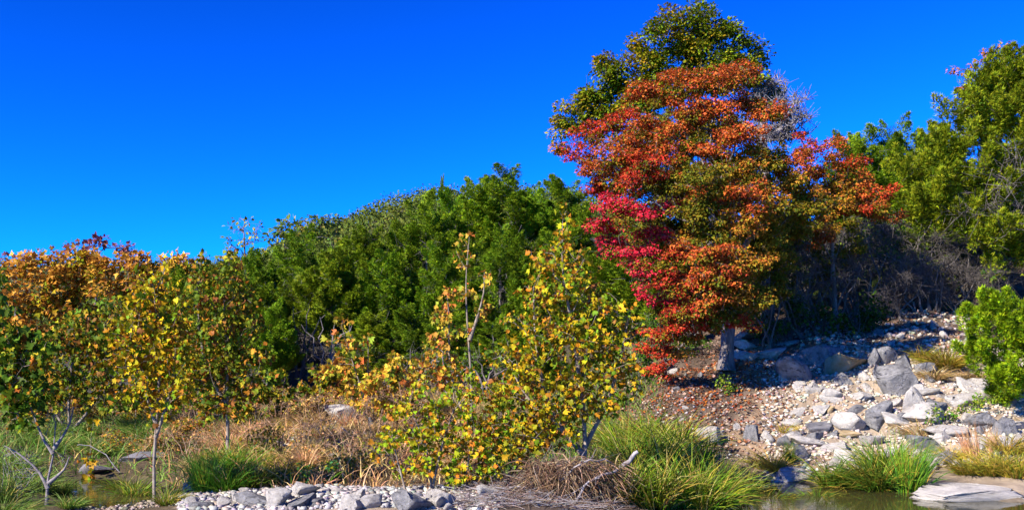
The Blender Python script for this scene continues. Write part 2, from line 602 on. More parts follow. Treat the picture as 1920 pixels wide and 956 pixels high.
def clumps_from_blobs(blobs, d, spacing, r, flat=0.8, centre=None, half=None, depth=1.5, keep=1.0):
    """points filling overlapping balls; each blob is (px, py, radius px, key). Blobs near the crown's middle stand nearer (front) or farther (back)"""
    pts, keys, cen = [], [], []
    for b in blobs:
        px, py, rp, key = b[:4]
        dz = b[4] if len(b) > 4 else None
        if dz is None:
            if centre is not None:
                e = min(1.0, ((px - centre[0]) / half[0]) ** 2 + ((py - centre[1]) / half[1]) ** 2)
                dz = -depth * math.sqrt(1 - e) + r.normal() * 0.2
            else:
                dz = r.normal() * 0.25
        c = P(px, py, d + dz)
        rad = rp / F * (d + dz)
        n = max(2, int(keep * (rad / spacing) ** 2 * 3.2))
        q = rnd_dirs(n, r) * (r.random((n, 1)) ** 0.45) * rad * np.array([1, 0.9, flat])
        pts.append(c + q)
        keys += [key] * n
        cen += [c] * n
    return np.vstack(pts), keys, np.array(cen)

def foliate(g, clumps, cols, n, rad, flat, tmpl, size, r, upness=0.8, out=None, droop=0.25, shell=0.4, sunw=0.35):
    """n leaves round every clump centre. cols: (len(clumps), n, 3)"""
    m = len(clumps)
    dirs = rnd_dirs(m * n, r)
    rr = (r.random((m * n, 1)) ** shell)
    cr = np.repeat(rad * (0.7 + 0.6 * r.random(m)), n)[:, None]
    off = dirs * rr * cr * np.array([1, 1, flat])
    pos = np.repeat(clumps, n, 0) + off
    d = dirs * 0.8 + rnd_dirs(m * n, r) * 0.7 + np.array([0, 0, -droop])
    if out is not None:
        d = d + np.repeat(out, n, 0) * 0.8
    nn = rnd_dirs(m * n, r) * 0.7 + np.array([0, 0, upness]) + sdir * sunw + dirs * 0.8
    rot = frames(d, nn)
    sz = size * (0.6 + 0.8 * r.random(m * n))
    scatter(g, tmpl, pos, rot, sz, cols.reshape(-1, 3))

def clump_twigs(g, clumps, rad, k, r, radius=0.005, col=(1, 1, 1)):
    m = len(clumps)
    p0 = np.repeat(clumps, k, 0) + r.normal(size=(m * k, 3)) * rad * 0.15
    p1 = p0 + rnd_dirs(m * k, r) * rad * (0.6 + 0.6 * r.random((m * k, 1)))
    sticks(g, p0, p1, np.full(m * k, radius), np.full(m * k, radius * 0.4), col)

# palettes: leaf colours; OLIV also paints the maple's shadowy inside
CRIM = [(.38, .012, .012), (.31, .018, .014), (.38, .045, .03)]
RED = [(.27, .030, .010), (.29, .062, .013), (.19, .028, .010)]
ORNG = [(.31, .075, .014), (.31, .11, .016), (.25, .05, .014), (.16, .09, .01)]
ORNG = ORNG[:3]
GOLD = [(.28, .13, .012), (.32, .11, .018), (.16, .13, .010)]
OLIV = [(.085, .085, .006), (.15, .10, .008), (.05, .07, .006)]
GREN = [(.08, .14, .005), (.12, .165, .006), (.17, .165, .008)]
PAL = dict(C=CRIM, R=RED, O=ORNG, G=GOLD, V=OLIV, E=GREN, Y=[(.18, .18, .008), (.25, .17, .008), (.12, .15, .006)])

def broadleaf(name, label, cat, base, trunk, blobs, d, spacing, n, rad, tmpl, size, seed, group=None, under=None, flat=0.55,
              centre=None, half=None, depth=1.5, r_base=0.2, r_tip=0.006, bark=M_BARK, twigs=3, upness=0.8, keep=1.0, far=0.35, back=None, bflat=0.8, tip_share=1.0):
    r = np.random.default_rng(seed)
    root = thing(name, label, cat, base, group)
    cl, keys, cen = clumps_from_blobs(blobs, d, spacing, r, flat=bflat, centre=centre, half=half, depth=depth, keep=keep)
    if back:
        c2, k2, e2 = clumps_from_blobs(back, d, spacing, r, flat=bflat, keep=keep * 1.3)
        cl, keys, cen = np.vstack([cl, c2]), keys + k2, np.vstack([cen, e2])
    m = len(cl)
    cols = np.zeros((m, n, 3))
    for i in range(m):
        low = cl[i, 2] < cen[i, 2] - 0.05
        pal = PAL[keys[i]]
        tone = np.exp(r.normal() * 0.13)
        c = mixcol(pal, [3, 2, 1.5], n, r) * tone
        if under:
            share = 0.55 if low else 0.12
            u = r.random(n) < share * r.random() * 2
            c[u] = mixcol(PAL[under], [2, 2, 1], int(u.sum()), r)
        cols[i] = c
    g = Geo()
    foliate(g, cl, cols, n, rad, flat, tmpl, size, r, upness=upness, out=unit(cl - np.asarray(trunk[-1])) * 0.6)
    cr = obj('crown', g.mesh('crown', M_LEAF, base), root)
    cr['kind'] = 'stuff'
    use = cl if tip_share >= 1 else cl[r.random(m) < tip_share]
    t = grow(trunk, use, r_tip, r_base, r, far=far)
    if twigs:
        clump_twigs(t, cl, rad * 1.1, twigs, r, radius=r_tip * 0.75)
    obj('trunk', t.mesh('trunk', bark, base, smooth=True), root)
    return root

def path(*pts, n=10, r=None, wob=0.0):
    """smooth polyline through points"""
    pts = np.array(pts, float)
    k = len(pts)
    s = np.linspace(0, k - 1, n)
    i = np.clip(s.astype(int), 0, k - 2)
    t = (s - i)[:, None]
    p_1 = pts[np.maximum(i - 1, 0)]
    p0, p1 = pts[i], pts[i + 1]
    p2 = pts[np.minimum(i + 2, k - 1)]
    q = 0.5 * ((2 * p0) + (-p_1 + p1) * t + (2 * p_1 - 5 * p0 + 4 * p1 - p2) * t ** 2 + (-p_1 + 3 * p0 - 3 * p1 + p2) * t ** 3)
    if r is not None:
        q[1:-1] += r.normal(size=q[1:-1].shape) * wob
    return q

# ------------------------------------------------------------------ the big maple, the oak behind it, and neighbours
def big_trees():
    b = at(1362, 24.0)
    b[2] = P(1362, 682, 24)[2]
    tr = path(b - np.array([0, 0, .15]), P(1364, 640, 24), P(1366, 600, 24.1), P(1350, 520, 24), P(1335, 420, 24.1), P(1330, 300, 24.2), P(1340, 200, 24.2), n=16)
    blobs = [(1095, 290, 32, 'R'), (1110, 250, 36, 'R'), (1135, 320, 45, 'O'), (1120, 350, 30, 'R'), (1165, 235, 42, 'R'), (1160, 290, 45, 'O'), (1215, 190, 42, 'O'), (1225, 250, 50, 'O'), (1270, 160, 42, 'O'), (1290, 215, 50, 'O'),
             (1340, 155, 46, 'O'), (1385, 140, 34, 'O'), (1335, 220, 48, 'O'), (1395, 195, 38, 'O'), (1210, 310, 45, 'R'), (1260, 300, 45, 'O'), (1180, 345, 34, 'R'), (1250, 345, 34, 'V'),
             (1300, 275, 34, 'V'), (1345, 285, 48, 'O'), (1400, 262, 40, 'O'), (1430, 210, 34, 'O'), (1490, 318, 36, 'O'), (1505, 360, 36, 'G'), (1515, 405, 36, 'V'), (1395, 310, 44, 'G'), (1320, 330, 44, 'V'), (1450, 300, 40, 'V'), (1470, 340, 36, 'G'),
             (1340, 372, 50, 'O'), (1300, 395, 40, 'V'), (1400, 372, 46, 'O'), (1450, 380, 40, 'G'), (1380, 425, 46, 'G'), (1440, 430, 40, 'V'), (1330, 435, 46, 'V'), (1290, 450, 34, 'G'), (1500, 390, 34, 'V'),
             (1150, 390, 34, 'C'), (1180, 410, 44, 'C'), (1235, 395, 34, 'C'), (1120, 425, 28, 'C'), (1150, 450, 34, 'C'), (1215, 440, 34, 'C'), (1190, 480, 34, 'C'), (1240, 490, 34, 'R'),
             (1290, 480, 40, 'O'), (1340, 480, 46, 'O'), (1385, 490, 36, 'O'), (1420, 490, 30, 'G'), (1220, 520, 32, 'C'), (1270, 530, 40, 'R'), (1320, 535, 42, 'O'), (1370, 540, 40, 'G'), (1410, 545, 30, 'V'),
             (1260, 575, 40, 'C'), (1310, 580, 38, 'R'), (1360, 585, 32, 'V'), (1215, 560, 20, 'C'), (1240, 620, 34, 'R'), (1285, 622, 32, 'O'), (1225, 655, 30, 'R'), (1250, 690, 24, 'R'), (1215, 685, 20, 'R'), (1275, 660, 20, 'G'), (1330, 610, 26, 'R'), (1390, 605, 26, 'R'), (1320, 560, 42, 'O', -2.6), (1372, 548, 42, 'G', -2.6), (1285, 590, 34, 'R', -2.4), (1405, 560, 30, 'G', -2.6), (1340, 515, 46, 'O', -2.9), (1300, 610, 30, 'R', -2.2), (1345, 590, 30, 'V', -2.4), (1385, 500, 40, 'G', -2.9)]  # last blobs are pulled forward so the crown shades the bank boulders
    back = [(1200, 270, 60, 'V', 1.0), (1300, 330, 80, 'V', 1.4), (1400, 330, 70, 'V', 1.2), (1260, 430, 60, 'V', 1.2), (1350, 450, 80, 'V', 1.2), (1300, 540, 60, 'V', 1.0), (1430, 420, 50, 'V', .9), (1330, 240, 60, 'V', .8), (1180, 330, 60, 'V', .9), (1240, 360, 70, 'V', 1.0), (1220, 450, 60, 'V', .8), (1350, 360, 70, 'V', .6), (1290, 500, 60, 'V', .6), (1390, 500, 50, 'V', .8), (1450, 480, 46, 'V', .9), (1470, 420, 46, 'V', .8), (1250, 250, 60, 'V', .8), (1440, 540, 40, 'V', .9), (1390, 580, 36, 'V', .6)]  # dark olive clumps stand in for shadow inside the crown
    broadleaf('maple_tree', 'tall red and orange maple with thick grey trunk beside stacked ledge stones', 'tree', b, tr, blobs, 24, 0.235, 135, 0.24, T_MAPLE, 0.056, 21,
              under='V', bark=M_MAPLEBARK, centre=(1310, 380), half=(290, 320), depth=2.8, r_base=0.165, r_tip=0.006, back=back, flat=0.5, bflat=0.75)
    # taller oak behind
    b = at(1300, 29.0)
    tr = path(b - np.array([0, 0, .2]), P(1295, 450, 29), P(1285, 300, 29.2), P(1275, 200, 29.2), P(1285, 110, 29.2), n=14)
    ob = [(1300, 38, 34, 'E'), (1262, 58, 38, 'Y'), (1335, 45, 36, 'E'), (1222, 62, 30, 'E'), (1205, 95, 36, 'Y'), (1280, 90, 40, 'E'), (1350, 80, 38, 'E'), (1375, 65, 26, 'E'), (1390, 105, 34, 'E'), (1425, 108, 24, 'E'),
          (1320, 115, 40, 'Y'), (1160, 125, 36, 'Y'), (1145, 150, 34, 'E'), (1215, 135, 36, 'Y'), (1180, 175, 40, 'Y'), (1130, 175, 28, 'E'), (1105, 195, 34, 'E'), (1150, 205, 36, 'E'), (1070, 205, 26, 'Y'), (1055, 240, 24, 'Y'), (1090, 235, 34, 'E'),
          (1050, 285, 16, 'G'), (1230, 190, 34, 'Y'), (1270, 140, 30, 'E'), (1360, 140, 34, 'E'), (1415, 150, 28, 'E'), (1440, 240, 30, 'E'), (1470, 255, 26, 'E'), (1240, 105, 40, 'E'), (1300, 78, 40, 'Y'), (1185, 150, 40, 'E'), (1350, 112, 40, 'E'), (1250, 160, 44, 'Y'), (1310, 165, 44, 'E'), (1385, 145, 36, 'Y'), (1200, 205, 44, 'E'), (1120, 215, 34, 'E'), (1400, 80, 24, 'E'), (1250, 45, 28, 'Y'), (1310, 22, 20, 'E'), (1100, 190, 30, 'Y'), (1420, 190, 34, 'E'), (1450, 170, 26, 'E'), (1460, 215, 28, 'V')]
    broadleaf('oak_tree', 'tall yellow-green oak rising behind the red maple', 'tree', b, tr, ob, 29, 0.36, 150, 0.31, T_QUAD, 0.088, 22, centre=(1270, 160), half=(240, 190), depth=1.6,
              r_base=0.24, r_tip=0.008, twigs=5, flat=0.6)
    # grey lichen-hung dead crown
    b = at(1440, 27.5)
    r = np.random.default_rng(23)
    root = thing('bare_tree', 'bare grey lichen-covered tree standing against the sky right of the maple top', 'tree', b)
    blobs = [(1415, 165, 34, 0), (1450, 165, 30, 0), (1470, 195, 30, 0), (1440, 210, 36, 0), (1495, 215, 24, 0), (1480, 245, 34, 0), (1430, 255, 34, 0), (1505, 190, 16, 0), (1390, 240, 30, 0)]
    cl, _, _ = clumps_from_blobs(blobs, 27.5, 0.24, r)
    tr = path(b, P(1445, 450, 27.5), P(1435, 320, 27.5), P(1425, 220, 27.4), n=12)
    t = grow(tr, cl, 0.018, 0.14, r)
    obj('trunk', t.mesh('trunk', M_TWIG, b, smooth=True), root)
    g = Geo()
    for k in range(3):
        clump_twigs(g, cl, 0.36, 5, r, radius=0.012, col=(.8, .8, .84))
    tw = obj('twig_tangle', g.mesh('twig_tangle', M_DRY, b), root)
    tw['kind'] = 'stuff'
    # smaller orange maple to the right
    b = at(1570, 27.0)
    tr = path(b - np.array([0, 0, .1]), P(1565, 560, 27), P(1560, 450, 27), P(1565, 340, 27), n=10)
    mb = [(1505, 268, 20, 'R'), (1530, 285, 28, 'R'), (1575, 285, 30, 'O'), (1600, 300, 26, 'R'), (1555, 315, 34, 'O'), (1605, 335, 26, 'O'), (1520, 325, 26, 'O'), (1580, 350, 30, 'G'), (1530, 360, 30, 'G'), (1625, 355, 24, 'O'), (1665, 362, 24, 'R'),
          (1650, 385, 22, 'O'), (1690, 410, 16, 'O'), (1640, 408, 18, 'O'), (1610, 395, 24, 'R'), (1520, 425, 30, 'O'), (1500, 440, 22, 'R'), (1540, 450, 24, 'O'), (1560, 390, 30, 'V'), (1600, 420, 22, 'V'), (1500, 470, 40, 'V', .8), (1545, 500, 40, 'V', .8), (1495, 300, 26, 'O'), (1480, 345, 30, 'G'), (1490, 390, 34, 'G'), (1500, 430, 34, 'V'), (1455, 440, 34, 'V'), (1520, 385, 34, 'O'), (1545, 420, 34, 'G'), (1585, 385, 34, 'G'), (1620, 375, 26, 'O'), (1590, 470, 36, 'V', .8), (1480, 530, 36, 'V', .8), (1560, 350, 50, 'V', .8), (1620, 400, 34, 'V', .8)]
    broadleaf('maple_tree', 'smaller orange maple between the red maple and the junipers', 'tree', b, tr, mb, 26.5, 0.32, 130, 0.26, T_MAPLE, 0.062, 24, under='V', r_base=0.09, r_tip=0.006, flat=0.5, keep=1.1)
big_trees()

# ------------------------------------------------------------------ junipers
def juniper_clumps(h, w, r, n, lean=0.1, crown_from=0.12):
    """plumes on a rounded cone of height h and width w"""
    t = crown_from + (1 - crown_from) * (1 - np.sqrt(r.random(n)) * 0.999)
    prof = np.interp(t, [0, .15, .35, .6, .85, 1], [.70, 1, .92, .66, .34, .04])
    lobes = 1 + 0.28 * np.sin(3 * r.random() * 6 + 5 * t * 6.283) * r.random()
    a = r.random(n) * 6.283
    bump = 1 + 0.22 * np.sin(3 * a + 9 * t) + 0.15 * np.sin(5 * a - 14 * t)
    rr = prof * bump * lobes * w / 2 * (0.62 + 0.38 * r.random(n) ** 0.6)
    x, y = rr * np.cos(a), rr * np.sin(a)
    return np.c_[x + lean * t, y, t * h]

JG = np.array([(.085, .145, .004), (.060, .120, .004), (.125, .175, .005), (.034, .080, .007)])

def plumes(g, cl, out, r, n, length, width, size, pal=JG, w=(3, 3, 2, 1)):
    """every clump is an upswept plume of short sprays"""
    m = len(cl)
    axis_ = unit(out * 0.7 + np.array([0, 0, 0.95]) + r.normal(size=(m, 3)) * 0.25)
    s = r.random((m, n, 1)) ** 0.8
    L = (length * (0.6 + 0.8 * r.random((m, 1, 1))))
    prof = np.sin(np.clip(s * 0.85 + 0.15, 0, 1) * math.pi) ** 0.7
    side = rnd_dirs(m * n, r).reshape(m, n, 3)
    pos = cl[:, None] + axis_[:, None] * (s - 0.4) * L + side * width * prof * (r.random((m, n, 1)) ** 0.4)
    d = axis_[:, None] * 0.9 + side * 0.8 + r.normal(size=(m, n, 3)) * 0.25
    nn = rnd_dirs(m * n, r) * 0.32 + sdir * 0.2 + side.reshape(-1, 3) * 1.2
    col = mixcol(pal, w, m * n, r, 0.18).reshape(m, n, 3) * np.exp(r.normal(size=(m, 1, 1)) * 0.16)
    sz = size * (0.6 + 0.8 * r.random(m * n))
    scatter(g, T_SPRIG, pos.reshape(-1, 3), frames(d.reshape(-1, 3), nn), sz, col.reshape(-1, 3))

def juniper_proto(seed, h, w, n=150, per=480, crown_from=0.12, pal=JG, size=0.12):
    r = np.random.default_rng(seed)
    root = thing('juniper_tree', '', 'tree', (0, 0, 0))
    cl = juniper_clumps(h, w, r, n, lean=r.normal() * 0.25, crown_from=crown_from)
    out = unit(cl * np.array([1, 1, 0]))
    g = Geo()
    plumes(g, cl, out, r, per, 1.25, 0.30, size, pal)
    c = obj('crown', g.mesh('crown', M_NEEDLE), root)
    c['kind'] = 'stuff'
    tr = path((0, 0, -.3), (r.normal() * .15, r.normal() * .15, h * .35), (r.normal() * .15, r.normal() * .15, h * .9), n=9, r=r, wob=0.04)
    lo = cl[r.random(n) < 0.45]
    dead = np.c_[rnd_dirs(30, r)[:, :2] * w * 0.4, r.random(30) * h * 0.5 + 0.3]
    t = grow(tr, np.vstack([lo, dead]), 0.008, 0.12, r)
    clump_twigs(t, dead, 0.6, 12, r, radius=0.012)
    clump_twigs(t, lo, 0.55, 6, r, radius=0.012)
    obj('trunk', t.mesh('trunk', M_BARK, smooth=True), root)
    return root

def junipers():
    protos = [juniper_proto(300 + k, 6.0, 2.9, n=105, crown_from=[.1, .1, .15, .1, .32, .30][k]) for k in range(6)]
    used = set()
    r = np.random.default_rng(31)
    def put(k, px, top, d, wpx, label, group):
        b = at(px, d)
        h = max(1.5, CAMZ + (HY - top) / F * d - b[2])
        s = (wpx / F * d / 2.9, wpx / F * d / 2.9, h / 6.25)
        if k not in used:
            used.add(k)
            o = protos[k]
            o.location, o.scale, o.rotation_euler = tuple(b), s, (0, 0, r.random() * 6.28)
            o['label'], o['group'] = label, group
        else:
            o = dup(protos[k], b, r.random() * 6.28, s, label, group)
        return o
    back = [(478, 468, 46, 100), (520, 452, 46, 110), (572, 436, 46, 120), (630, 432, 47, 110), (690, 430, 47, 110), (742, 405, 48, 110), (795, 366, 48, 115), (850, 350, 50, 110), (897, 335, 50, 115), (948, 312, 48, 140), (1010, 338, 50, 115), (1062, 328, 48, 120)]
    for i, (px, top, d, w) in enumerate(back):
        put(i % 4, px, top + [0, 10, -6, 14, -4, 8, -10, 6, 0, -4, 12, 0][i], d + 2.5 * (i % 2), w * [1.0, .8, 1.1, .85, 1, .9, 1.05, .8, .9, 1.1, .9, 1][i], f'green juniper on the hillside skyline, {ORD[i]} from the left in the upper row', 'junipers along the hillside skyline')
    front = [(500, 530, 40, 110), (560, 480, 39, 130), (618, 470, 39, 130), (668, 505, 38, 110), (722, 468, 39, 120), (778, 490, 38, 110), (832, 462, 39, 120), (885, 415, 40, 120), (942, 425, 39, 120), (995, 435, 39, 120), (1048, 415, 38, 120), (1110, 470, 36, 110)]
    for i, (px, top, d, w) in enumerate(front):
        put((i * 3 + 1) % 4 if i not in (1, 2, 3) else 4 + i % 2, px, top + [0, 20, -8, 10, 0, 24, -6, 30, -4, 10, 0, 14][i], d + 2.0 * (i % 2), w * [.9, .8, .95, .8, 1, .8, .95, .75, .9, .85, 1, .9][i], f'green juniper at the foot of the hillside, {ORD[i]} from the left in the lower row', 'junipers at the foot of the hillside')
    for i, (px, top, d, w) in enumerate([(352, 500, 36, 110), (405, 480, 35.5, 120), (455, 490, 35, 110), (500, 560, 34, 90)]):  # mostly hidden junipers, added to throw shade on the hillside foot
        put(4 + i % 2 if i % 2 else i % 4, px, top, d, w, f'juniper added behind the olive sapling to shade the hillside foot, {ORD[i]} from the left', 'junipers added for shade behind the olive sapling')
    low = [(700, 585, 35, 90), (765, 570, 35, 90), (840, 585, 34, 90), (930, 590, 33, 90), (1000, 600, 32, 90)]
    for i, (px, top, d, w) in enumerate(low):
        put(i % 4, px, top, d, w * 1.1, f'low young juniper behind the yellow saplings, {ORD[i]} from the left', 'low young junipers behind the saplings')
    right = [(1592, 250, 37, 80), (1632, 236, 38, 95), (1680, 224, 38, 100), (1728, 238, 37, 100), (1762, 232, 37, 90), (1650, 320, 35, 110), (1710, 320, 34, 120)]
    for i, (px, top, d, w) in enumerate(right):
        put(i % 4, px, top, d, w * 1.25, f'bright green juniper right of the maples, {ORD[i]} from the left of its clump' if i < 5 else
            ('lower juniper standing in front of the juniper clump, nearer the orange maple' if i == 5 else 'lower juniper standing in front of the juniper clump, nearer the big right juniper'), 'junipers right of the maples')
    for i, (px, top, d, w) in enumerate([(1150, 440, 35, 120), (1225, 400, 34, 130), (1300, 380, 35, 140), (1390, 420, 35, 140)]):
        put(i % 4, px, top, d, w * 1.2, f'dark juniper half hidden behind the red maple, {ORD[i]} from the left', 'junipers half hidden behind the red maple')
    for i, (px, top, d, w) in enumerate([(1455, 400, 33, 130), (1525, 430, 34, 130), (1590, 420, 33, 130), (1660, 430, 34, 140), (1735, 420, 33, 140), (1800, 440, 34, 140), (1870, 450, 35, 150), (1490, 500, 31, 110), (1620, 510, 31.5, 120), (1700, 500, 32, 120)]):
        put(i % 4, px, top, d, w * 1.1, f'dark juniper in the shaded understorey right of the maples, {ORD[[0, 2, 3, 5, 7, 8, 9, 1, 4, 6][i]]} from the left', 'dark junipers in the shaded understorey')
    put(0, 829, 332, 56, 22, 'thin lone juniper spire poking above the hillside skyline', None)
junipers()

def big_juniper():
    r = np.random.default_rng(41)
    d = 30.0
    b = at(1850, d)
    root = thing('juniper_tree', 'huge broad yellow-green juniper on the right slope with bare grey limbs', 'tree', b)
    blobs = [(1900, 105, 42, 0), (1935, 110, 45, 0), (1855, 130, 34, 0), (1830, 165, 34, 0), (1895, 165, 50, 0), (1940, 190, 55, 0), (1805, 200, 26, 0), (1775, 212, 16, 0), (1845, 220, 46, 0), (1900, 240, 50, 0), (1795, 262, 40, 0), (1760, 290, 34, 0), (1850, 290, 46, 0),
             (1930, 310, 50, 0), (1800, 330, 46, 0), (1750, 350, 38, 0), (1870, 360, 46, 0), (1820, 400, 44, 0), (1770, 400, 34, 0), (1930, 400, 40, 0), (1880, 440, 36, 0), (1720, 380, 30, 0), (1740, 420, 26, 0), (1930, 480, 34, 0), (1860, 500, 22, 0), (1910, 270, 44, 0), (1940, 250, 44, 0), (1880, 320, 40, 0), (1840, 330, 40, 0), (1945, 360, 44, 0), (1720, 330, 34, 0), (1700, 300, 28, 0), (1905, 430, 34, 0), (1840, 440, 34, 0), (1915, 140, 36, 0), (1870, 195, 36, 0)]
    blobs = [(x, y + 26 * max(0, (230 - y) / 130), q, k) for x, y, q, k in blobs]
    cl, _, cen = clumps_from_blobs(blobs, d, 0.31, r, centre=(1870, 300), half=(190, 260), depth=1.8, keep=1.0)
    tr = path(b, P(1850, 500, d), P(1860, 350, d), P(1885, 200, d), P(1895, 130, d), n=12)
    out = unit(unit(cl - cen) + np.array([-.1, -.5, 0]))
    g = Geo()
    pal = np.array([(.135, .165, .005), (.095, .135, .005), (.18, .19, .008), (.05, .085, .006)])
    plumes(g, cl, out, r, 260, 0.75, 0.24, 0.105, pal, (3, 3, 2, 1))
    c = obj('crown', g.mesh('crown', M_NEEDLE, b), root)
    c['kind'] = 'stuff'
    dead, _, _ = clumps_from_blobs([(1890, 300, 60, 0), (1860, 350, 50, 0), (1910, 390, 50, 0), (1820, 400, 50, 0)], d - 1.9, 0.4, r)
    t = grow(tr, np.vstack([cl[::2], dead]), 0.010, 0.2, r)
    clump_twigs(t, dead, 0.6, 9, r, radius=0.009)
    clump_twigs(t, cl[::2], 0.4, 3, r, radius=0.007)
    obj('trunk', t.mesh('trunk', M_BARK, b, smooth=True), root)
    # orange creeper in its top
    blobs = [(1797, 135, 12, 'G'), (1800, 165, 14, 'O'), (1822, 118, 14, 'G'), (1850, 104, 12, 'G'), (1885, 92, 12, 'G'), (1835, 212, 14, 'O'), (1812, 215, 10, 'O'), (1870, 122, 10, 'G')]
    tr = path(P(1850, 240, d - 1.6), P(1840, 190, d - 1.8), P(1830, 140, d - 1.7), n=6)
    b2 = P(1850, 240, d - 1.6)
    broadleaf('creeper_vine', 'orange and red creeper leaves in the top of the huge right juniper', 'vine', b2, tr, blobs, d - 1.3, 0.26, 26, 0.17, T_MAPLE, 0.09, 42, r_base=0.015, r_tip=0.004, twigs=1)
    # bright low juniper bush
    r = np.random.default_rng(43)
    d = 21.0
    b = at(1880, d)
    root = thing('juniper_bush', 'bright lime-green juniper bush at the right edge above the rocky bank', 'bush', b)
    blobs = [(1850, 580, 34, 0), (1895, 575, 36, 0), (1930, 590, 40, 0), (1825, 605, 26, 0), (1865, 625, 42, 0), (1915, 645, 46, 0), (1825, 650, 28, 0), (1860, 680, 36, 0), (1900, 700, 42, 0), (1935, 720, 40, 0), (1880, 735, 26, 0), (1950, 640, 50, 0)]
    cl, _, cen = clumps_from_blobs(blobs, d, 0.17, r, centre=(1890, 640), half=(100, 110), depth=0.9)
    g = Geo()
    pal = np.array([(.15, .23, .004), (.10, .18, .004), (.20, .26, .006), (.045, .10, .005)])
    plumes(g, cl, unit(unit(cl - cen) + np.array([-.2, -.4, 0])), r, 150, 0.34, 0.11, 0.075, pal)
    c = obj('foliage', g.mesh('foliage', M_NEEDLE, b), root)
    c['kind'] = 'stuff'
    t = grow(path(b - np.array([0, 0, .1]), P(1882, 690, d), P(1890, 600, d), n=8), cl[::2], 0.004, 0.06, r)
    obj('stem', t.mesh('stem', M_BARK, b, smooth=True), root)
big_juniper()

# ------------------------------------------------------------------ far wooded hills and far trees
def far_forest():
    r = np.random.default_rng(51)
    n = 4600
    px = r.uniform(-150, 1250, n)
    d = np.exp(r.uniform(math.log(135), math.log(430), n))
    x = (px - 960) / F * d
    z = ground_z(x, d)
    g = Geo()
    c = np.c_[x, d, z + 1.6]
    k = 60
    cols = mixcol([(.045, .075, .010), (.06, .09, .010), (.08, .10, .010)], [3, 3, 1], n, r, 0.12)
    cols = np.repeat(cols[:, None], k, 1) * (1 + 0.15 * r.normal(size=(n, k, 1)))
    foliate(g, c, np.clip(cols, .004, .5), k, 2.7, 0.75, T_QUAD, 0.45, r, upness=0.5, shell=0.3)
    obj('hill_forest', g.mesh('hill_forest', M_NEEDLE), kind='stuff')
far_forest()

def far_trees():
    # golden sycamores behind the pool, left
    defs = [(55, 36, [(25, 520, 34), (60, 500, 36), (95, 520, 34), (30, 570, 38), (75, 560, 40), (20, 620, 34), (65, 615, 38), (105, 590, 34), (40, 660, 34), (85, 650, 34)], 'O', 'golden brown sycamore behind the left pool, leftmost of four'),
            (150, 37, [(120, 500, 34), (155, 485, 36), (185, 505, 32), (125, 545, 38), (165, 540, 40), (140, 595, 38), (180, 590, 36), (150, 640, 36), (190, 645, 32)], 'O', 'golden brown sycamore behind the left pool, below the purple treetop'),
            (225, 36, [(205, 505, 30), (235, 495, 32), (265, 505, 30), (215, 545, 36), (255, 545, 36), (285, 520, 26), (225, 595, 36), (265, 590, 34), (240, 640, 34)], 'O', 'golden brown sycamore behind the left pool, third of four'),
            (330, 40, [(300, 530, 34), (330, 500, 30), (350, 500, 28), (330, 545, 34), (310, 590, 34), (350, 600, 34)], 'G', 'golden sycamore behind the left pool, rightmost of four')]
    PAL['S'] = [(.34, .17, .02), (.40, .20, .025), (.27, .11, .02)]
    for i, (px, d, bl, key, lab) in enumerate(defs):
        b = at(px, d)
        tr = path(b, P(px + 4, 640, d), P(px, 540, d), n=8)
        broadleaf('sycamore_tree', lab, 'tree', b, tr, [(x, y, q, 'S') for x, y, q in bl], d, 0.42, 36, 0.40, T_MAPLE, 0.18, 60 + i, group='golden sycamores behind the left pool', under='Y', r_base=0.10, r_tip=0.008, bark=M_SAPBARK, twigs=2, flat=0.8)
    PAL['P'] = [(.22, .07, .06), (.26, .10, .05), (.18, .06, .08)]
    b = at(180, 55)
    broadleaf('red_oak_tree', 'sparse purple-red treetop above the golden sycamores', 'tree', b, path(b, P(180, 540, 55), P(182, 470, 55), n=7),
              [(185, 450, 24, 'P'), (150, 465, 20, 'P'), (215, 465, 20, 'P'), (125, 475, 14, 'P'), (175, 480, 30, 'P'), (235, 475, 12, 'P')], 55, 0.6, 14, 0.5, T_QUAD, 0.28, 70, r_base=0.14, r_tip=0.016, twigs=3, keep=1.1)
    b = at(30, 58)
    broadleaf('red_oak_tree', 'low purple-red treetop at the left edge of the skyline', 'tree', b, path(b, P(30, 560, 58), P(32, 500, 58), n=6),
              [(30, 488, 18, 'P'), (60, 492, 14, 'P'), (8, 492, 14, 'P')], 58, 0.6, 14, 0.5, T_QUAD, 0.28, 71, r_base=0.12, r_tip=0.016, twigs=3)
    b = at(462, 50)
    broadleaf('sparse_tree', 'thin half-bare tree with yellow-green leaves against the sky', 'tree', b, path(b, P(460, 520, 50), P(458, 450, 50), n=8),
              [(440, 455, 18, 'Y'), (465, 465, 18, 'Y'), (430, 470, 10, 'Y'), (455, 425, 22, 'Y'), (490, 425, 12, 'Y'), (475, 440, 16, 'Y')], 50, 0.42, 5, 0.3, T_QUAD, 0.22, 72, r_base=0.09, r_tip=0.016, twigs=5)
    PAL['K'] = [(.06, .11, .02), (.08, .12, .02), (.14, .13, .02)]
    b = at(575, 58)
    broadleaf('oak_tree', 'distant blue-green oak on the skyline beside the half-bare tree', 'tree', b, path(b, P(575, 500, 58), P(575, 440, 58), n=7),
              [(525, 440, 22, 'K'), (550, 425, 22, 'K'), (590, 420, 22, 'K'), (625, 415, 18, 'K'), (570, 450, 30, 'K'), (610, 440, 26, 'K'), (510, 460, 18, 'K')], 58, 0.55, 22, 0.45, T_QUAD, 0.26, 73, r_base=0.14, r_tip=0.014, twigs=3)
far_trees()

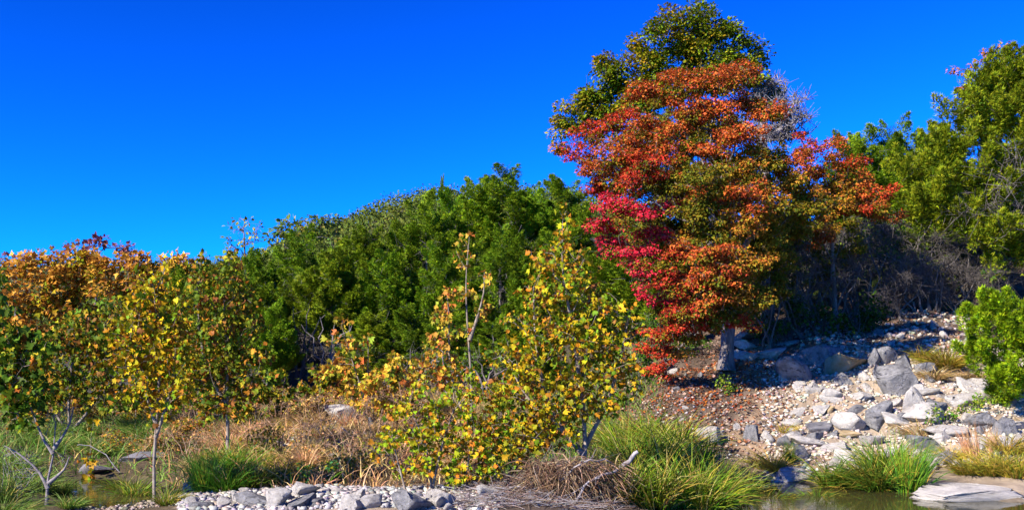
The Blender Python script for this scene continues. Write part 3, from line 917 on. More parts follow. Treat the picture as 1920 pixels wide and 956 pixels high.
# ------------------------------------------------------------------ near sycamore saplings: the largest leaves are single objects
SYC_MESH = []
for k in range(10):
    g = Geo()
    g.add(SYC[k][0], SYC[k][1])
    SYC_MESH.append(g.mesh('leaf', M_LEAF_ONE, smooth=False))

LEAFPAL = dict(
    bright=([(.31, .19, .006), (.21, .18, .006), (.10, .15, .006), (.29, .11, .007), (.15, .06, .012), (.35, .25, .010)], [3, 3, 2.4, 1.6, 1.2, .9]),
    olive=([(.12, .135, .008), (.07, .11, .008), (.24, .18, .009), (.26, .11, .010), (.15, .06, .014)], [3, 3, 1.6, 1.2, 1.2]),
    dark=([(.045, .08, .006), (.07, .11, .007), (.19, .17, .008), (.28, .11, .012)], [3.4, 3, 1.8, .9]),  # darkened greens put the look of a shade side into leaf colour
    lime=([(.19, .20, .006), (.11, .17, .006), (.29, .19, .007), (.29, .12, .010), (.07, .12, .008), (.16, .07, .014)], [3, 3, 2, 1.4, 1.4, 1]),
    rust=([(.34, .18, .02), (.30, .22, .02), (.22, .20, .015), (.30, .10, .02), (.12, .15, .012)], [3, 2, 2, 1.5, 1.2]),
    mixed=([(.28, .17, .006), (.16, .15, .006), (.08, .125, .006), (.28, .10, .007), (.16, .06, .012), (.33, .24, .009)], [3, 3, 2.6, 1.6, 1.4, .7]))

def sapling(label, base, stems, blobs, d, pal, n_tips, per, size, seed, r_base=0.03, group=None, depth=0.6, spread=0.16, name='sycamore_sapling', bark=M_SAPBARK, cat='sapling', n_single=300):
    r = np.random.default_rng(seed)
    root = thing(name, label, cat, base, group)
    areas = np.array([b[2] ** 2 for b in blobs], float)
    pick = r.choice(len(blobs), n_tips, p=areas / areas.sum())
    B = np.array([b[:3] for b in blobs], float)[pick]
    q = rnd_dirs(n_tips, r) * r.random((n_tips, 1)) ** 0.45
    dd = d + q[:, 1] * depth
    tips = np.c_[(B[:, 0] + q[:, 0] * B[:, 2] - 960) / F * dd, dd, CAMZ + (HY - (B[:, 1] - q[:, 2] * B[:, 2])) / F * dd]
    g = None
    wood = Geo()
    owner = np.array([np.argmin([np.min(np.linalg.norm(s - t, axis=1)) for s in stems]) for t in tips])
    for si, s in enumerate(stems):
        tt = tips[owner == si]
        if len(tt) == 0:
            tt = s[-1:] + 0.05
        w = grow(s, tt, 0.0035, r_base, r, up=0.8, far=0.25, trunk_sides=7)
        for v, f, c in zip(w.V, w.F, w.C):
            wood.V.append(v); wood.F.append(f + wood.n - 0); wood.C.append(c)
        wood.n += w.n
    obj('trunk', wood.mesh('trunk', bark, base, smooth=True), root)
    n = n_tips * per
    pos = np.repeat(tips, per, 0) + rnd_dirs(n, r) * (r.random((n, 1)) ** 0.5) * spread
    dirs = unit(pos - np.repeat(tips, per, 0)) * 0.7 + np.array([0, 0, -0.85]) + rnd_dirs(n, r) * 0.7
    nn = rnd_dirs(n, r) * 1.0 + np.array([0, 0, .25]) + sdir * 0.2
    rot = frames(dirs, nn)
    sz = size * (0.4 + 0.9 * r.random(n) ** 1.3)
    tone = np.repeat(np.exp(r.normal(size=(n_tips, 1)) * 0.15), per, 0)
    col = mixcol(LEAFPAL[pal][0], LEAFPAL[pal][1], n, r, 0.14) * tone
    order = np.lexsort((-sz,))
    single = order[:n_single]
    rest = order[n_single:]
    from mathutils import Matrix
    bb = np.asarray(base)
    for i in single:
        o = bpy.data.objects.new('leaf', SYC_MESH[int(r.integers(10))])
        M = np.eye(4)
        M[:3, :3] = rot[i] * sz[i]
        M[:3, 3] = pos[i] - bb
        o.matrix_local = Matrix(M.tolist())
        o.color = (*col[i], 1)
        C.objects.link(o)
        o.parent = root
    if len(rest):
        g = Geo()
        var = r.integers(0, 10, len(rest))
        for k in range(10):
            s = rest[var == k]
            if len(s):
                scatter(g, SYC[k], pos[s], rot[s], sz[s], col[s])
        f = obj('foliage', g.mesh('foliage', M_LEAF, base), root)
        f['kind'] = 'stuff'
    return root

def saplings():
    b = hit(290, 944); d = b[1]
    sapling('bright yellow-green sapling with straight pale trunk beside the left pool', b,
            [path(b - np.array([0, 0, .1]), P(289, 860, d), P(296, 760, d), P(300, 660, d), P(300, 560, d), P(312, 485, d), n=12),
             path(P(294, 800, d), P(275, 740, d), P(258, 660, d), P(262, 590, d), n=8), path(P(292, 820, d), P(318, 740, d), P(330, 660, d), n=7)],
            [(312, 490, 16), (285, 525, 30), (310, 555, 34), (250, 560, 26), (265, 600, 38), (320, 610, 36), (225, 630, 28), (290, 650, 44), (240, 670, 34), (335, 660, 34), (205, 680, 22), (270, 715, 40), (225, 735, 26), (320, 720, 38), (300, 770, 24), (345, 735, 24)],
            d, 'bright', 420, 6, 0.08, 80, r_base=0.022, depth=0.45, spread=0.13)
    b = hit(427, 862); d = b[1]
    sapling('taller olive-leaved sapling standing right of the bright yellow-green one', b,
            [path(b - np.array([0, 0, .1]), P(427, 780, d), P(425, 660, d), P(420, 560, d), P(432, 480, d), n=12), path(P(426, 760, d), P(385, 680, d), P(370, 560, d), P(378, 480, d), n=9)],
            [(378, 475, 12), (375, 510, 26), (435, 485, 18), (425, 520, 34), (385, 555, 40), (450, 560, 36), (345, 560, 26), (410, 605, 44), (470, 610, 32), (360, 620, 36), (440, 655, 46), (390, 680, 46), (480, 670, 28), (355, 700, 32), (425, 720, 42), (470, 720, 28), (390, 755, 32), (435, 775, 18)],
            d, 'olive', 520, 8, 0.092, 81, r_base=0.035, depth=0.7, spread=0.17)
    b = at(130, 25); d = 25
    sapling('yellow-green sycamore clump behind the left pool in front of the golden trees', b,
            [path(b, P(130, 740, d), P(140, 640, d), n=8), path(b, P(190, 730, d), P(200, 620, d), n=8), path(b, P(80, 730, d), P(75, 660, d), n=8)],
            [(200, 580, 30), (150, 610, 36), (190, 640, 40), (110, 640, 34), (145, 680, 44), (90, 690, 34), (200, 700, 40), (150, 730, 34), (60, 700, 28), (100, 745, 26), (210, 750, 26), (240, 600, 26), (240, 660, 30)],
            d, 'olive', 460, 7, 0.115, 82, r_base=0.04, depth=0.9, spread=0.2)
    d = 14.0
    b = at(-60, d)
    sapling('sapling cut off by the left edge, shade put into its dark green leaves', b,
            [path(b, P(-50, 760, d), P(-30, 640, d), P(-10, 540, d), n=9), path(P(-55, 800, d), P(10, 740, d), P(50, 660, d), n=7)],
            [(-5, 530, 20), (5, 570, 22), (-10, 620, 34), (35, 640, 30), (70, 630, 18), (15, 690, 36), (60, 680, 30), (90, 650, 16), (20, 750, 34), (70, 735, 26), (40, 790, 22), (-20, 700, 40), (-40, 600, 40)],
            d, 'dark', 240, 6, 0.105, 83, r_base=0.03, depth=0.5, spread=0.15)
    d = 22.0
    b = at(884, d)
    sapling('slender sapling with bare pale trunk and few rusty leaves before the junipers', b,
            [path(b, P(884, 720, d), P(876, 600, d), P(874, 520, d), P(880, 445, d), n=11), path(b, P(846, 700, d), P(842, 600, d), P(838, 540, d), n=8), path(P(880, 640, d), P(905, 560, d), P(908, 510, d), n=6)],
            [(880, 448, 10), (868, 470, 14), (895, 480, 14), (855, 500, 16), (908, 520, 14), (845, 550, 18), (880, 545, 18), (830, 590, 20), (905, 580, 16), (825, 630, 24), (860, 620, 18), (810, 660, 24), (850, 680, 24), (790, 690, 24), (830, 710, 24), (780, 720, 22)],
            d, 'rust', 180, 5, 0.105, 84, r_base=0.035, depth=0.5, spread=0.14)
    d = 26.0
    b = at(685, d)
    sapling('small sparse sapling with rusty leaves before the dark juniper branches', b,
            [path(b, P(680, 740, d), P(662, 680, d), P(640, 610, d), n=9), path(P(682, 750, d), P(690, 690, d), P(690, 630, d), n=6)],
            [(645, 605, 14), (625, 640, 18), (655, 645, 16), (690, 640, 14), (640, 680, 18), (680, 680, 16), (620, 700, 14), (700, 720, 18), (740, 700, 18), (660, 720, 16)],
            d, 'rust', 70, 4, 0.15, 85, r_base=0.03, depth=0.5, spread=0.15)
    d = 15.2
    b = P(1095, 862, d)
    sapling('large yellow and green sapling growing out of the flood debris', b,
            [path(b - np.array([0, 0, .3]), P(1096, 800, d), P(1085, 700, d), P(1070, 600, d), P(1055, 500, d), P(1055, 415, d), n=14),
             path(P(1092, 850, d), P(1040, 790, d), P(985, 740, d), P(955, 680, d), n=9), path(P(1095, 840, d), P(1140, 750, d), P(1165, 660, d), P(1180, 590, d), n=9),
             path(P(1094, 855, d), P(1030, 760, d), P(1005, 640, d), P(1000, 540, d), n=10)],
            [(1055, 400, 10), (1060, 435, 20), (1045, 475, 28), (1085, 485, 24), (1015, 500, 22), (1095, 520, 26), (1055, 530, 38), (1000, 555, 30), (1120, 570, 32), (1060, 590, 46), (970, 605, 28), (1165, 580, 24), (1020, 640, 46), (1100, 640, 48), (1160, 640, 34), (1190, 610, 16),
             (960, 670, 34), (920, 665, 16), (1060, 700, 50), (1140, 700, 42), (1185, 680, 20), (1000, 720, 44), (945, 735, 32), (1090, 750, 42), (1030, 780, 42), (975, 790, 36), (1140, 760, 30), (1185, 720, 18), (930, 800, 26), (1070, 810, 20), (950, 838, 24), (985, 828, 24), (1020, 826, 20), (915, 850, 20), (965, 868, 16)],
            d, 'mixed', 720, 7, 0.08, 86, r_base=0.035, depth=0.8, spread=0.15)
    d = 15.0
    b = at(810, d)
    sapling('low lime and yellow sycamore thicket behind the white gravel bar', b,
            [path(b, P(800, 840, d), P(780, 790, d), P(765, 760, d), n=7), path(b, P(830, 830, d), P(850, 770, d), P(850, 730, d), n=7), path(b + np.array([.5, 0, 0]), P(880, 850, d), P(890, 800, d), n=6), path(b - np.array([.4, 0, 0]), P(745, 860, d), P(735, 820, d), n=6)],
            [(760, 770, 20), (735, 820, 20), (800, 765, 22), (850, 735, 18), (870, 775, 28), (820, 800, 30), (775, 825, 26), (855, 830, 30), (905, 820, 34), (800, 860, 28), (745, 880, 18), (860, 885, 26), (915, 870, 28), (735, 780, 12), (930, 840, 26), (890, 740, 20), (885, 700, 14), (790, 730, 14), (710, 850, 12), (945, 800, 22)],
            d, 'lime', 380, 6, 0.074, 87, r_base=0.016, depth=0.6, spread=0.13)
    b = hit(168, 900); d = b[1]
    sapling('tiny seedling with bright orange-yellow leaves in the left pool', b, [path(b, P(168, 870, d), P(172, 805, d), n=6)],
            [(175, 800, 8), (165, 862, 10), (178, 860, 8), (150, 862, 7), (170, 888, 9), (160, 915, 8)], d, 'bright', 14, 2, 0.13, 88, r_base=0.006, depth=0.1, spread=0.06, name='seedling', cat='seedling')
saplings()

# ------------------------------------------------------------------ bare shrubs and thickets
def bare_shrub(name, label, base, d, stems, blobs, seed, r_base, spacing, twigs, mat, group=None, tip=0.006, rad=0.3, leaves=None):
    r = np.random.default_rng(seed)
    root = thing(name, label, 'shrub', base, group)
    cl, _, _ = clumps_from_blobs([(*b, 0) for b in blobs], d, spacing, r)
    wood = Geo()
    owner = np.array([np.argmin([np.min(np.linalg.norm(s - t, axis=1)) for s in stems]) for t in cl])
    for si, s in enumerate(stems):
        tt = cl[owner == si]
        if len(tt) == 0:
            tt = s[-1:] + .03
        w = grow(s, tt, tip, r_base, r, wob=0.18)
        for v, f, c in zip(w.V, w.F, w.C):
            wood.V.append(v); wood.F.append(f + wood.n); wood.C.append(c)
        wood.n += w.n
    obj('stem', wood.mesh('stem', mat, base, smooth=True), root)
    g = Geo()
    clump_twigs(g, cl, rad, twigs, r, radius=tip * 0.8)
    t = obj('twigs', g.mesh('twigs', mat, base), root)
    t['kind'] = 'stuff'
    if leaves:
        g = Geo()
        sel = cl[r.random(len(cl)) < leaves[0]]
        n = leaves[1]
        foliate(g, sel, mixcol(leaves[2], np.ones(len(leaves[2])), len(sel) * n, r).reshape(len(sel), n, 3), n, leaves[3], .7, T_QUAD, leaves[4], r)
        f = obj('foliage', g.mesh('foliage', M_LEAF, base), root)
        f['kind'] = 'stuff'
    return root

def shrubs():
    r = np.random.default_rng(90)
    b = hit(88, 946); d = b[1]
    bare_shrub('bare_shrub', 'leafless pale grey shrub in the lower left corner', b, d,
               [path(b, P(90, 900, d), P(100, 850, d), P(104, 790, d), n=9), path(P(90, 915, d), P(70, 880, d), P(35, 850, d), P(8, 835, d), n=8), path(P(100, 850, d), P(80, 820, d), P(60, 770, d), P(38, 725, d), n=8), path(P(92, 905, d), P(120, 880, d), P(128, 860, d), n=5), path(P(102, 840, d), P(128, 800, d), P(138, 762, d), n=6)],
               [(105, 770, 16), (125, 800, 16), (85, 800, 14), (40, 860, 18), (20, 850, 14), (60, 790, 10), (120, 860, 12), (60, 890, 14), (40, 920, 16), (130, 765, 8), (20, 890, 12)], 91, 0.024, 0.12, 7, M_TWIG, tip=0.0045, rad=0.2)
    # dark understorey under the right trees
    spots = [(1440, 27.5), (1480, 29.5), (1515, 28.2), (1550, 30.5), (1590, 28.6), (1625, 31), (1660, 29), (1700, 31.5), (1735, 29.5), (1770, 32), (1805, 30), (1850, 31), (1890, 29)]
    for i, (px, d) in enumerate(spots):
        b = at(px, d)
        row = HY - (b[2] - CAMZ) / d * F
        hpx = row - r.uniform(400, 450)
        st = []
        for k in range(4):
            e = r.normal() * 40
            st.append(path(b + r.normal(size=3) * np.array([.15, .15, 0]), P(px + e * .5, row - hpx * .5, d + r.normal() * .3), P(px + e, row - hpx * (.75 + .3 * r.random()), d + r.normal() * .5), n=8, r=r, wob=0.05))
        bl = [(px + r.normal() * 34, row - hpx * r.uniform(.2, 1.0), r.uniform(22, 40)) for _ in range(8)]
        bare_shrub('bare_shrub', f'tangled bare grey shrub in the dark understorey, {ORD[i]} from the left', b, d, st, bl, 100 + i, 0.04, 0.42, 22, M_BARK if i % 2 else M_BARKSHADED, 'bare shrubs in the dark understorey', tip=0.007, rad=0.42,
                   leaves=(0.14, 40, [(.05, .09, .012), (.03, .06, .010), (.09, .11, .014)], .3, .10))
    for i, (px, d) in enumerate([(1440, 25.6), (1485, 26.2), (1530, 26.8), (1575, 27.2), (1620, 27.6), (1665, 28.0), (1710, 28.4), (1755, 28.6), (1800, 28.8)]):
        b = at(px, d)
        row = HY - (b[2] - CAMZ) / d * F
        hpx = row - r.uniform(440, 500)
        st = [path(b + r.normal(size=3) * np.array([.2, .15, 0]), P(px + e * .5, row - hpx * .5, d + r.normal() * .3), P(px + e, row - hpx * r.uniform(.7, 1.05), d + r.normal() * .4), n=8, r=r, wob=0.06) for e in (-50, -20, 15, 45)]
        bl = [(px + r.normal() * 36, row - hpx * r.uniform(.15, 1.0), r.uniform(20, 34)) for _ in range(9)]
        bare_shrub('bare_shrub', f'leafless dark thicket shrub just above the bank rocks, {ORD[i]} from the left', b, d, st, bl, 320 + i, 0.03, 0.36, 16, M_BARKSHADED if i % 3 else M_BARK, 'leafless thicket above the bank rocks', tip=0.006, rad=0.42)
    # dead branches under the left junipers
    for i, (px, d, top) in enumerate([(560, 36.5, 570), (610, 35.5, 590), (665, 36, 600), (720, 35, 640), (780, 33, 650), (840, 32, 660), (910, 31, 660)]):
        b = at(px, d)
        row = HY - (b[2] - CAMZ) / d * F
        st = [path(b, P(px + e * .4, (row + top) / 2, d + .2), P(px + e, top + abs(e) * .4, d), n=7, r=r, wob=.06) for e in (-45, -10, 20, 50)]
        bl = [(px + r.normal() * 30, r.uniform(top, row), r.uniform(20, 34)) for _ in range(7)]
        bare_shrub('bare_shrub', f'dead grey branches under the hillside junipers, {ORD[i]} from the left', b, d, st, bl, 130 + i, 0.045, 0.5, 8, M_TWIG if i % 2 else M_BARK, 'dead branches under the hillside junipers', tip=0.008, rad=0.45,
                   leaves=(0.25, 40, [(.04, .09, .012), (.06, .11, .010)], .3, .10))
    # evergreen shrubs added to darken the shaded slope, shade put into leaf colour
    for i, (px, d, w, h) in enumerate([(1195, 25.5, 100, 110), (1265, 26.5, 100, 100), (1450, 26.0, 80, 80), (1530, 26.2, 100, 90), (1610, 26.6, 110, 80)]):
        b = at(px, d)
        row = HY - (b[2] - CAMZ) / d * F
        bl = [(px + r.uniform(-.5, .5) * w, row - r.uniform(.15, .95) * h, 22) for _ in range(9)]
        st = [path(b, P(px + e, row - h * .7, d), n=5, r=r, wob=.04) for e in (-25, 0, 25)]
        bare_shrub('evergreen_shrub', f'leafy shrub, leaves coloured darker for shade, around the maple trunk, {ORD[i]} from the left', b, d, st, bl, 150 + i, 0.025, 0.3, 3, M_BARKSHADED, 'leafy shrubs on the shaded slope', tip=0.005, rad=0.25,
                   leaves=(.6, 60, [(.03, .065, .006), (.02, .045, .006), (.05, .09, .008)], .28, .085))
    for i, (px, py, h, w) in enumerate([(520, 800, 50, 60), (560, 850, 60, 70), (610, 830, 70, 80), (650, 870, 70, 80), (700, 840, 80, 90), (720, 885, 60, 70), (480, 830, 44, 60), (590, 790, 46, 60), (670, 800, 60, 70), (760, 800, 90, 80), (350, 860, 50, 60), (370, 800, 44, 60)]):
        b = hit(px, py); d = b[1]
        st = [path(b, P(px + e * .5, py - h * .5, d), P(px + e, py - h * .95, d), n=5, r=r, wob=.02) for e in (-.45 * w, -.15 * w, .2 * w, .45 * w)]
        bl = [(px + r.uniform(-.5, .5) * w, py - r.uniform(.15, 1) * h, 13) for _ in range(9)]
        bare_shrub('dry_shrub', f'dry tan twiggy brush in the meadow, {ORD[i]} of the brush', b, d, st, bl, 200 + i, 0.008, 0.16, 9, M_DRYSTEM, 'dry brush in the meadow', tip=0.0035, rad=0.2,
                   leaves=(.6, 14, [(.30, .16, .07), (.26, .12, .05), (.24, .18, .03)], .16, .045))
    for i, (px, py, h, w) in enumerate([(15, 790, 60, 70), (60, 800, 50, 70), (110, 785, 60, 70), (160, 790, 50, 70), (215, 785, 60, 70), (265, 795, 56, 70), (320, 785, 60, 70), (365, 795, 66, 70), (415, 785, 60, 70), (465, 790, 56, 70), (515, 780, 50, 70), (565, 790, 40, 60), (610, 775, 46, 60), (690, 780, 50, 70), (745, 785, 60, 70), (350, 840, 44, 60), (490, 850, 40, 60), (570, 870, 40, 60), (660, 895, 40, 60), (705, 870, 50, 60), (300, 850, 46, 60), (235, 845, 30, 50)]):
        b = hit(px, py); d = b[1]
        st = [path(b, P(px + e * .5, py - h * .5, d), P(px + e, py - h * .95, d), n=5, r=r, wob=.02) for e in (-.4 * w, -.1 * w, .2 * w, .4 * w)]
        bl = [(px + r.uniform(-.55, .55) * w, py - r.uniform(.1, 1) * h, 15) for _ in range(11)]
        pal = [[(.30, .15, .02), (.22, .14, .012), (.26, .09, .02), (.10, .11, .01)], [(.13, .14, .008), (.22, .17, .01), (.07, .10, .008), (.28, .12, .015)], [(.30, .18, .05), (.24, .12, .03), (.34, .22, .08), (.12, .10, .015)]][i % 3]
        bare_shrub('golden_shrub', f'low {["rusty golden", "olive golden", "straw golden"][i % 3]} brush in the meadow behind the saplings', b, d, st, bl, 260 + i, 0.008, 0.17, 6, M_DRYSTEM, 'low golden brush in the meadow', tip=0.0035, rad=0.2,
                   leaves=(1, 22, pal, .17, .062))
    for i, (px, py, top, w, p) in enumerate([(370, 815, 700, 70, 'olive'), (480, 800, 690, 60, 'olive'), (530, 790, 700, 60, 'dark'), (600, 775, 690, 70, 'olive'), (760, 790, 670, 80, 'rust'), (700, 800, 700, 60, 'rust'), (30, 800, 700, 80, 'dark'), (90, 800, 700, 70, 'olive'), (255, 800, 700, 60, 'mixed'), (940, 830, 700, 60, 'mixed'), (640, 770, 670, 60, 'rust'), (1010, 850, 760, 60, 'mixed')]):
        b = hit(px, py); d = b[1]
        bl = [(px + r.uniform(-.5, .5) * w, py - (py - top) * r.uniform(.15, 1), 16) for _ in range(9)]
        sapling(f'low bushy sycamore seedling in the meadow thicket, {ORD[i]} of the seedlings', b, [path(b, P(px, (py + top) / 2, d), P(px + 4, top + 6, d), n=6)], bl, d, p, 60, 6, .10 * d / 18, 230 + i, r_base=.014, group='bushy seedlings in the meadow thicket', depth=.5, spread=.14, n_single=60)
    # low leafy plants on the bank
    for px, py, w, lab in [(1835, 768, 40, 'low dark green leafy plant on the bank below the lime juniper'), (1880, 758, 34, 'low dark green leafy plant at the right edge below the lime juniper'), (1775, 795, 30, 'small olive leafy plant beside the tan dry grass'), (1375, 735, 26, 'small bright green plant in the litter below the maple trunk')]:
        b = hit(px, py); d = b[1]
        bl = [(px + r.uniform(-1, 1) * w, py - r.uniform(4, 26), 9) for _ in range(8)]
        bare_shrub('leafy_plant', lab, b, d, [path(b, P(px + e, py - 22, d), n=4) for e in (-20, 0, 18)], bl, int(px), 0.008, 0.12, 2, M_SAPBARK, None, tip=0.003, rad=0.1, leaves=(1, 26, [(.07, .13, .010), (.05, .10, .012), (.12, .15, .012)], .11, .06))
    b = hit(590, 905); d = b[1]
    bl = [(px, py, 16) for px, py in [(545, 890), (570, 880), (590, 890), (615, 880), (635, 892), (560, 900), (605, 900), (525, 900), (650, 900)]]
    bare_shrub('leafy_plant', 'low bluish green herb patch behind the white gravel bar', b, d, [path(b, P(px, 885, d), n=4) for px in (550, 590, 625)], bl, 171, 0.006, 0.12, 2, M_SAPBARK, None, tip=0.003, rad=0.1,
               leaves=(1, 34, [(.03, .10, .03), (.05, .12, .02), (.20, .19, .012)], .11, .05))
shrubs()

# ------------------------------------------------------------------ stones
def icosphere(sub):
    import bmesh
    bm = bmesh.new()
    bmesh.ops.create_icosphere(bm, subdivisions=sub, radius=1)
    v = np.array([x.co[:] for x in bm.verts])
    f = np.array([[x.index for x in y.verts] for y in bm.faces])
    bm.free()
    return v, f
ICO1, ICO3, ICO4 = icosphere(1), icosphere(3), icosphere(4)

def rock_shape(seed, planes=13, sub=4, blocky=0.0):
    r = np.random.default_rng(seed)
    v, f = (ICO4 if sub == 4 else ICO3)
    v = v.copy()
    if blocky:
        v = np.sign(v) * np.abs(v) ** (1 - blocky)
        v /= np.abs(v).max()
    for _ in range(planes):
        n = unit(r.normal(size=3))
        h = r.uniform(0.38, 0.80)
        s = np.maximum(0, v @ n - h)
        v = v - s[:, None] * n
    v = v * (1 + 0.05 * wnoise(v, 0.45, seed + 1, 5)[:, None] + 0.03 * wnoise(v, 2.4, seed + 2)[:, None])
    lo, hi = v.min(0), v.max(0)
    v = (v - (lo + hi) / 2) / (hi - lo)          # unit box, centred
    return v, f

ROCKS = {}
def rock_mesh(k, mat, blocky=0.0):
    key = (k, mat.name, blocky)
    if key not in ROCKS:
        g = Geo()
        g.add(*rock_shape(500 + k, blocky=blocky))
        ROCKS[key] = g.mesh('rock', mat)
    return ROCKS[key]

def rock(name, label, px, py, w, h, mat, k=0, depth=None, rot=(0, 0, 0), blocky=0.55, sink=0.12, d=None, group=None):
    """a stone whose foot shows at (px, py); w, h in pixels; depth in units of its width"""
    b = hit(px, py) if d is None else P(px, py, d)
    s = b[1] / F
    o = obj(name, rock_mesh(k, mat, blocky))
    dep = (depth or 0.8) * w * s
    o.scale = (w * s, dep, h * s * (1 + sink))
    o.location = (b[0], b[1] + dep * 0.35, b[2] + h * s * (0.5 - sink))
    o.rotation_euler = rot
    return tag(o, label, 'rock', group)

